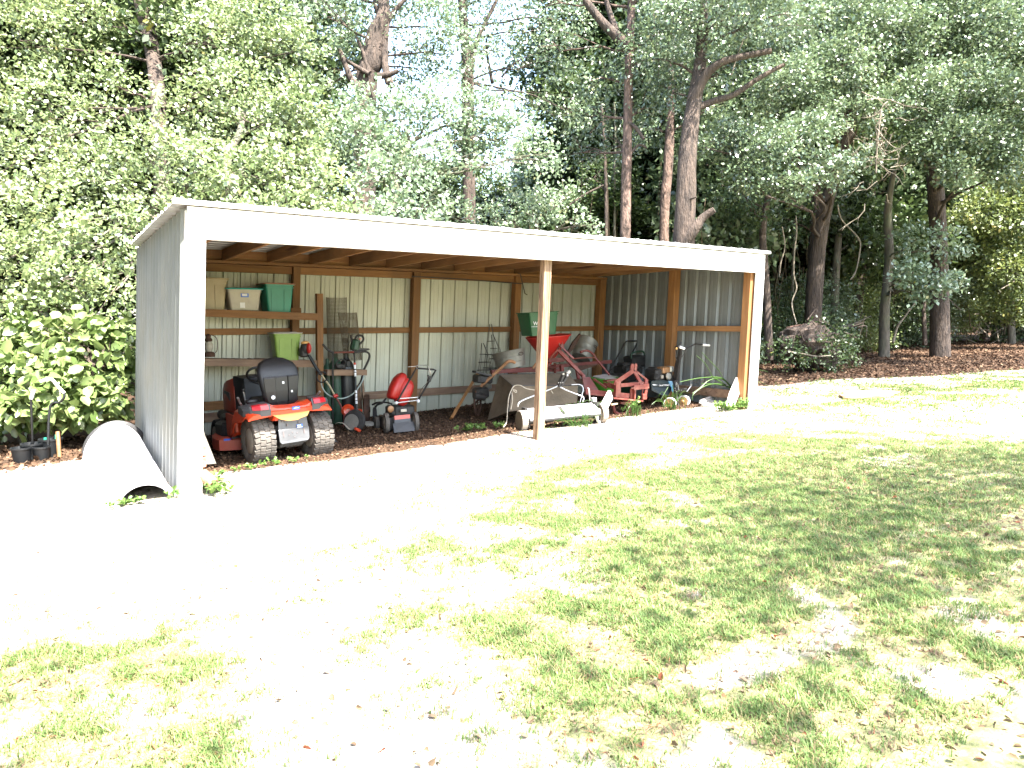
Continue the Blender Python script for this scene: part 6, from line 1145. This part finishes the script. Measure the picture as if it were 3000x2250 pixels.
# ================================================ ground cover
def blades(name, mt, n, region, dens, hmin, hmax, wd, lean=.5):
    "grass blades as bent strips of two quads"
    x = RNG.uniform(region[0], region[1], n); y = RNG.uniform(region[2], region[3], n)
    k = np.array([dens(a, b_) for a, b_ in zip(x, y)]) > RNG.random(n)
    # tufts: each kept seed makes several blades
    x, y = x[k], y[k]; m_ = 4; x = np.repeat(x, m_)+RNG.normal(size=len(x)*m_)*.014; y = np.repeat(y, m_)+RNG.normal(size=len(y)*m_)*.014
    n = len(x); z = np.array([GZ(a, b_) for a, b_ in zip(x, y)])-.003; h = RNG.uniform(hmin, hmax, n)*RNG.uniform(.5, 1.2, n)
    a = RNG.uniform(0, 6.283, n); dx, dy = np.cos(a), np.sin(a); l = RNG.uniform(.2, 1.6, n)*lean*h; w_ = wd*RNG.uniform(.6, 1.3, n)
    px, py = -dy*w_, dx*w_
    P0 = np.stack([x-px, y-py, z], 1); P1 = np.stack([x+px, y+py, z], 1); M0 = np.stack([x-px*.8+dx*l*.35, y-py*.8+dy*l*.35, z+h*.6], 1); M1 = np.stack([x+px*.8+dx*l*.35, y+py*.8+dy*l*.35, z+h*.6], 1)
    T = np.stack([x+dx*l*1.1, y+dy*l*1.1, z+h*.95], 1)
    V = np.stack([P0, P1, M1, M0, T], 1).reshape(-1, 3); b_ = (np.arange(n)*5)[:, None]
    idx = np.concatenate([b_+np.array([[0, 1, 2, 3]]), b_+np.array([[3, 2, 4]])], 1).reshape(-1)
    me = bpy.data.meshes.new(name); me.vertices.add(5*n); me.vertices.foreach_set('co', V.astype(np.float32).reshape(-1)); me.loops.add(7*n); me.loops.foreach_set('vertex_index', idx.astype(np.int32))
    ls = np.stack([np.arange(n)*7, np.arange(n)*7+4], 1).reshape(-1); lt = np.tile([4, 3], n); me.polygons.add(2*n); me.polygons.foreach_set('loop_start', ls.astype(np.int32)); me.polygons.foreach_set('loop_total', lt.astype(np.int32)); me.update(calc_edges=True)
    at = me.attributes.new('rnd', 'FLOAT', 'FACE'); at.data.foreach_set('value', np.repeat(RNG.random(n), 2).astype(np.float32)); me.materials.append(M[mt])
    o = bpy.data.objects.new(name, me); COL.objects.link(o); o['kind'] = 'stuff'; return o
def clump(x, y): return 1 if noise.noise(Vector((x*3.2, y*3.2, 5)))*.5+.5+.35*noise.noise(Vector((x*9, y*9, 1)))+.2*noise.noise(Vector((x*25, y*25, 1))) > .55 else .12
blades('lawn_grass', 'grass', 210000, (-1.6, 4.2, -5.6, -2.0), lambda x, y: turf_mask(x, y)*clump(x, y), .012, .042, .0019, .9)
blades('lawn_grass', 'grass', 110000, (1.2, 8.6, -4.6, -.1), lambda x, y: turf_mask(x, y)*(.5+.5*clump(x, y)), .015, .04, .0026, .9)
blades('lawn_grass', 'grass', 40000, (-1.6, 9, -3.0, .8), lambda x, y: turf_mask(x, y)*clump(x, y), .012, .035, .003, .9)
blades('lawn_grass', 'grass', 40000, (8, 20, -3, 3), lambda x, y: turf_mask(x, y), .02, .045, .006)
blades('dry_grass', 'straw', 60000, (-1.6, 7, -5.6, -1.2), lambda x, y: .5*turf_mask(x, y)+.01, .008, .025, .0020, 2.4)
# weeds with leaves along the drip line and tall stalks by the right post
def weeds(name, label, pts, lf, leaf, n, sp_, h, cat='weeds', fold=.1):
    t = thing(name, label, cat, (pts[0][0], pts[0][1], gz(pts[0][0], pts[0][1])))
    b = MB(); C, N = [], []; r = random.Random(len(pts)*7+n)
    for p in pts:
        for k in range(n):
            x = p[0]+r.gauss(0, sp_); y = p[1]+r.gauss(0, sp_*.6); g0 = GZ(x, y); hh = h*r.uniform(.4, 1.1); top = Vector((x+r.gauss(0, .03), y+r.gauss(0, .03), g0+hh))
            b.tube([(x, y, g0-.005), top], [.0022, .0012], 3)
            for j in range(6): C.append(Vector((x, y, g0)).lerp(top, .35+.65*r.random())); N.append((r.gauss(0, 1), r.gauss(0, 1), r.gauss(.35, .3)))
    b.build('stems', 'lf_weed', t); C = np.array([tuple(c) for c in C]); N = np.array(N); n_ = len(C); L_ = leaf*(.6+.7*RNG.random(n_))
    me = leaf_mesh('leaves', C-np.array(t['_w']), N, L_, L_*.4, RNG.random(n_), lf, fold); o = bpy.data.objects.new('leaves', me); COL.objects.link(o); o.parent = t; return t
weeds('leafy_weed', 'small leafy weeds in front of the tractor tyres', [(.45, .62), (.62, .72), (.8, .74), (.98, .80), (1.25, .82)], 'lf_weed', .036, 5, .07, .07)
weeds('leafy_weed', 'leafy weeds at the foot of the left trim', [(.20, .1), (.26, .0), (.25, -.15), (.3, .25), (.22, .4)], 'lf_weed', .045, 10, .06, .12)
weeds('leafy_weed', 'leafy weeds growing in the mouth of the white half pipe', [(-.42, .04), (-.36, .02), (-.50, .0), (-.08, .02)], 'lf_weed', .035, 5, .03, .07)
weeds('leafy_weed', 'small green weeds on the floor left of the sweeper', [(3.75, 1.2), (3.9, 1.3), (3.6, 1.25), (4.05, 1.1)], 'lf_weed', .045, 7, .07, .09)
weeds('leafy_weed', 'yellowish weeds at the foot of the right post', [(7.4, .0), (7.6, .05), (7.74, .02), (7.3, .15)], 'lf_weed', .04, 16, .07, .16)
def stalks(name, label, L_, r_=.006, mt='lf_weed', extra=0, base=None, spread=1.0, seed=0):
    b = MB()
    for P in L_: b.tube(smoothp(P, 4), [r_*(.45+.55*i/((len(P)-1)*4)) for i in range((len(P)-1)*4+1)], 4)
    r = random.Random(seed)
    for k in range(extra):
        p = Vector(base)+Vector((r.gauss(0, spread*.16), r.gauss(0, .1), 0)); a = r.choice((-1, -1, 1))*r.uniform(.1, .75)*spread; h = r.uniform(.12, .5)*spread**.5
        b.tube(smoothp([p, p+Vector((a*.3, -.02, h*.7)), p+Vector((a*.7, -.04, h)), p+Vector((a*1.1, -.06, h*r.uniform(.5, 1.0)))], 4), [r_*(1-.7*i/12) for i in range(13)], 3)
    return tag(b.build(name, mt, None), label, 'grass')
stalks('tall_grass', 'tall bright grass stalks arching before the right wall', [[(7.269,0.450,1.070), (7.459,0.450,0.931), (7.666,0.450,0.781), (7.779,0.450,0.649), (8.006,0.450,0.492)], [(7.146,0.450,1.027), (7.332,0.450,0.912), (7.465,0.450,0.766), (7.538,0.450,0.684), (7.831,0.450,0.550)],
    [(6.801,0.450,0.649), (7.010,0.450,0.670), (7.293,0.450,0.687), (7.706,0.450,0.668), (7.955,0.450,0.527)], [(7.073,0.450,0.465), (7.241,0.450,0.534), (7.446,0.450,0.641), (7.731,0.450,0.651), (7.981,0.450,0.501)],
    [(7.273,0.450,0.602), (7.530,0.450,0.581), (7.771,0.450,0.545), (7.981,0.450,0.501)], [(7.076,0.450,0.364), (7.107,0.450,0.456), (7.355,0.450,0.559), (7.649,0.450,0.575), (7.956,0.450,0.494)]], .010, extra=110, base=(8.812,1.234,0.243), spread=1.0, seed=4)
stalks('dry_grass_clump', 'dry straw-coloured grass heaped around the debris', [], .005, 'straw', extra=120, base=(8.283,0.963,0.231), spread=.9, seed=6)
stalks('grass_tuft', 'green grass tuft under the front edge of the sweeper', [], .004, 'lf_weed', extra=60, base=(4.95, .52, .14), spread=.5, seed=8)
stalks('grass_tuft', 'thin grass stalks beside the tiller wheels', [[(6.581,0.800,0.294), (6.666,0.800,0.335), (6.787,0.800,0.327), (6.899,0.800,0.264)], [(6.827,0.850,0.344), (6.892,0.850,0.427), (6.979,0.850,0.533)], [(6.898,0.800,0.336), (6.901,0.800,0.407), (6.873,0.800,0.416)], [(7.043,0.800,0.350), (7.041,0.800,0.454), (7.026,0.800,0.566)]], .006, extra=25, base=(7.0, .75, .19), spread=.4, seed=9)
stalks('grass_tuft', 'yellow bent grass blades below the red hook block', [[(5.927,0.700,0.164), (5.976,0.700,0.239), (6.035,0.700,0.314), (6.076,0.700,0.292)], [(6.089,0.700,0.163), (6.098,0.700,0.238), (6.076,0.700,0.307)], [(5.522,0.600,0.211), (5.516,0.600,0.298), (5.509,0.600,0.364)]], .008, extra=20, base=(6.1, .62, .17), spread=.3, seed=10)
t = thing('vine_sprig', 'pale green vine sprig hanging on the red hitch attachment', 'weeds', (6.285,0.800,0.374))
C = np.array([(6.299,0.800,0.423), (6.284,0.800,0.405), (6.305,0.800,0.396), (6.275,0.800,0.344), (6.301,0.800,0.335), (6.144,0.750,0.320), (6.165,0.750,0.300), (6.150,0.750,0.282), (6.185,0.750,0.317), (6.166,0.750,0.265)]); N = RNG.normal(size=(10, 3)); N[:, 2] = np.abs(N[:, 2])
me = leaf_mesh('leaves', C-np.array(t['_w']), N, np.full(10, .05), np.full(10, .022), RNG.random(10), 'lf_weed', .1); o = bpy.data.objects.new('leaves', me); COL.objects.link(o); o.parent = t
part('stem', 'lf_weed', t, lambda b: b.tube(smoothp([(6.305,0.800,0.427), (6.290,0.800,0.374), (6.195,0.770,0.307), (6.107,0.720,0.205)]), .004, 4))
# leaf litter, chips and fallen leaves
def flakes(name, mt, n, region, dens, L0, L1, up_=.006):
    x = RNG.uniform(region[0], region[1], n); y = RNG.uniform(region[2], region[3], n); k = np.array([dens(a, b_) for a, b_ in zip(x, y)]) > RNG.random(n); x, y = x[k], y[k]; n = len(x)
    z = np.array([GZ(a, b_) for a, b_ in zip(x, y)])+RNG.uniform(.001, up_, n); N = RNG.normal(size=(n, 3)); N[:, 2] *= .3; L_ = RNG.uniform(L0, L1, n)
    me = leaf_mesh(name, np.stack([x, y, z], 1), N, L_, L_*.36, RNG.random(n), mt, .12); o = bpy.data.objects.new(name, me); COL.objects.link(o); o['kind'] = 'stuff'
flakes('leaf_litter', 'litter', 30000, (0, 8, .5, 3.6), litter_mask, .012, .04, .012)
flakes('leaf_litter', 'litter', 60000, (8, 30, -2.5, 6.5), litter_mask, .03, .09, .03)
flakes('leaf_litter', 'litter', 5000, (-1.8, 0, 2.4, 4.6), litter_mask, .03, .09, .03)
flakes('fallen_leaves', 'litter', 1500, (-1.6, 9, -5.6, 1.0), lambda x, y: .14*(1-.6*(abs(y+1.5) < 1)), .015, .04, .004)
flakes('ground_twigs', 'straw', 16000, (-1.6, 6, -5.8, -2.2), lambda x, y: .1+.6*turf_mask(x, y), .01, .04, .004)
# small bare mound beyond the shed
b = MB(); b.ball((0, 0, 0), (.75, .3, .07), 18, 8)
for i, v in enumerate(b.v): b.v[i] = v*(1+.35*noise.noise(v*5))+Vector((10.430,-0.408,0.307))
tag(b.build('dirt_mound', 'log', None), 'low dark scratched mound of dirt on the sunny ground right of the shed', 'dirt mound')
for o in bpy.data.objects:
    if '_w' in o.keys(): del o['_w']
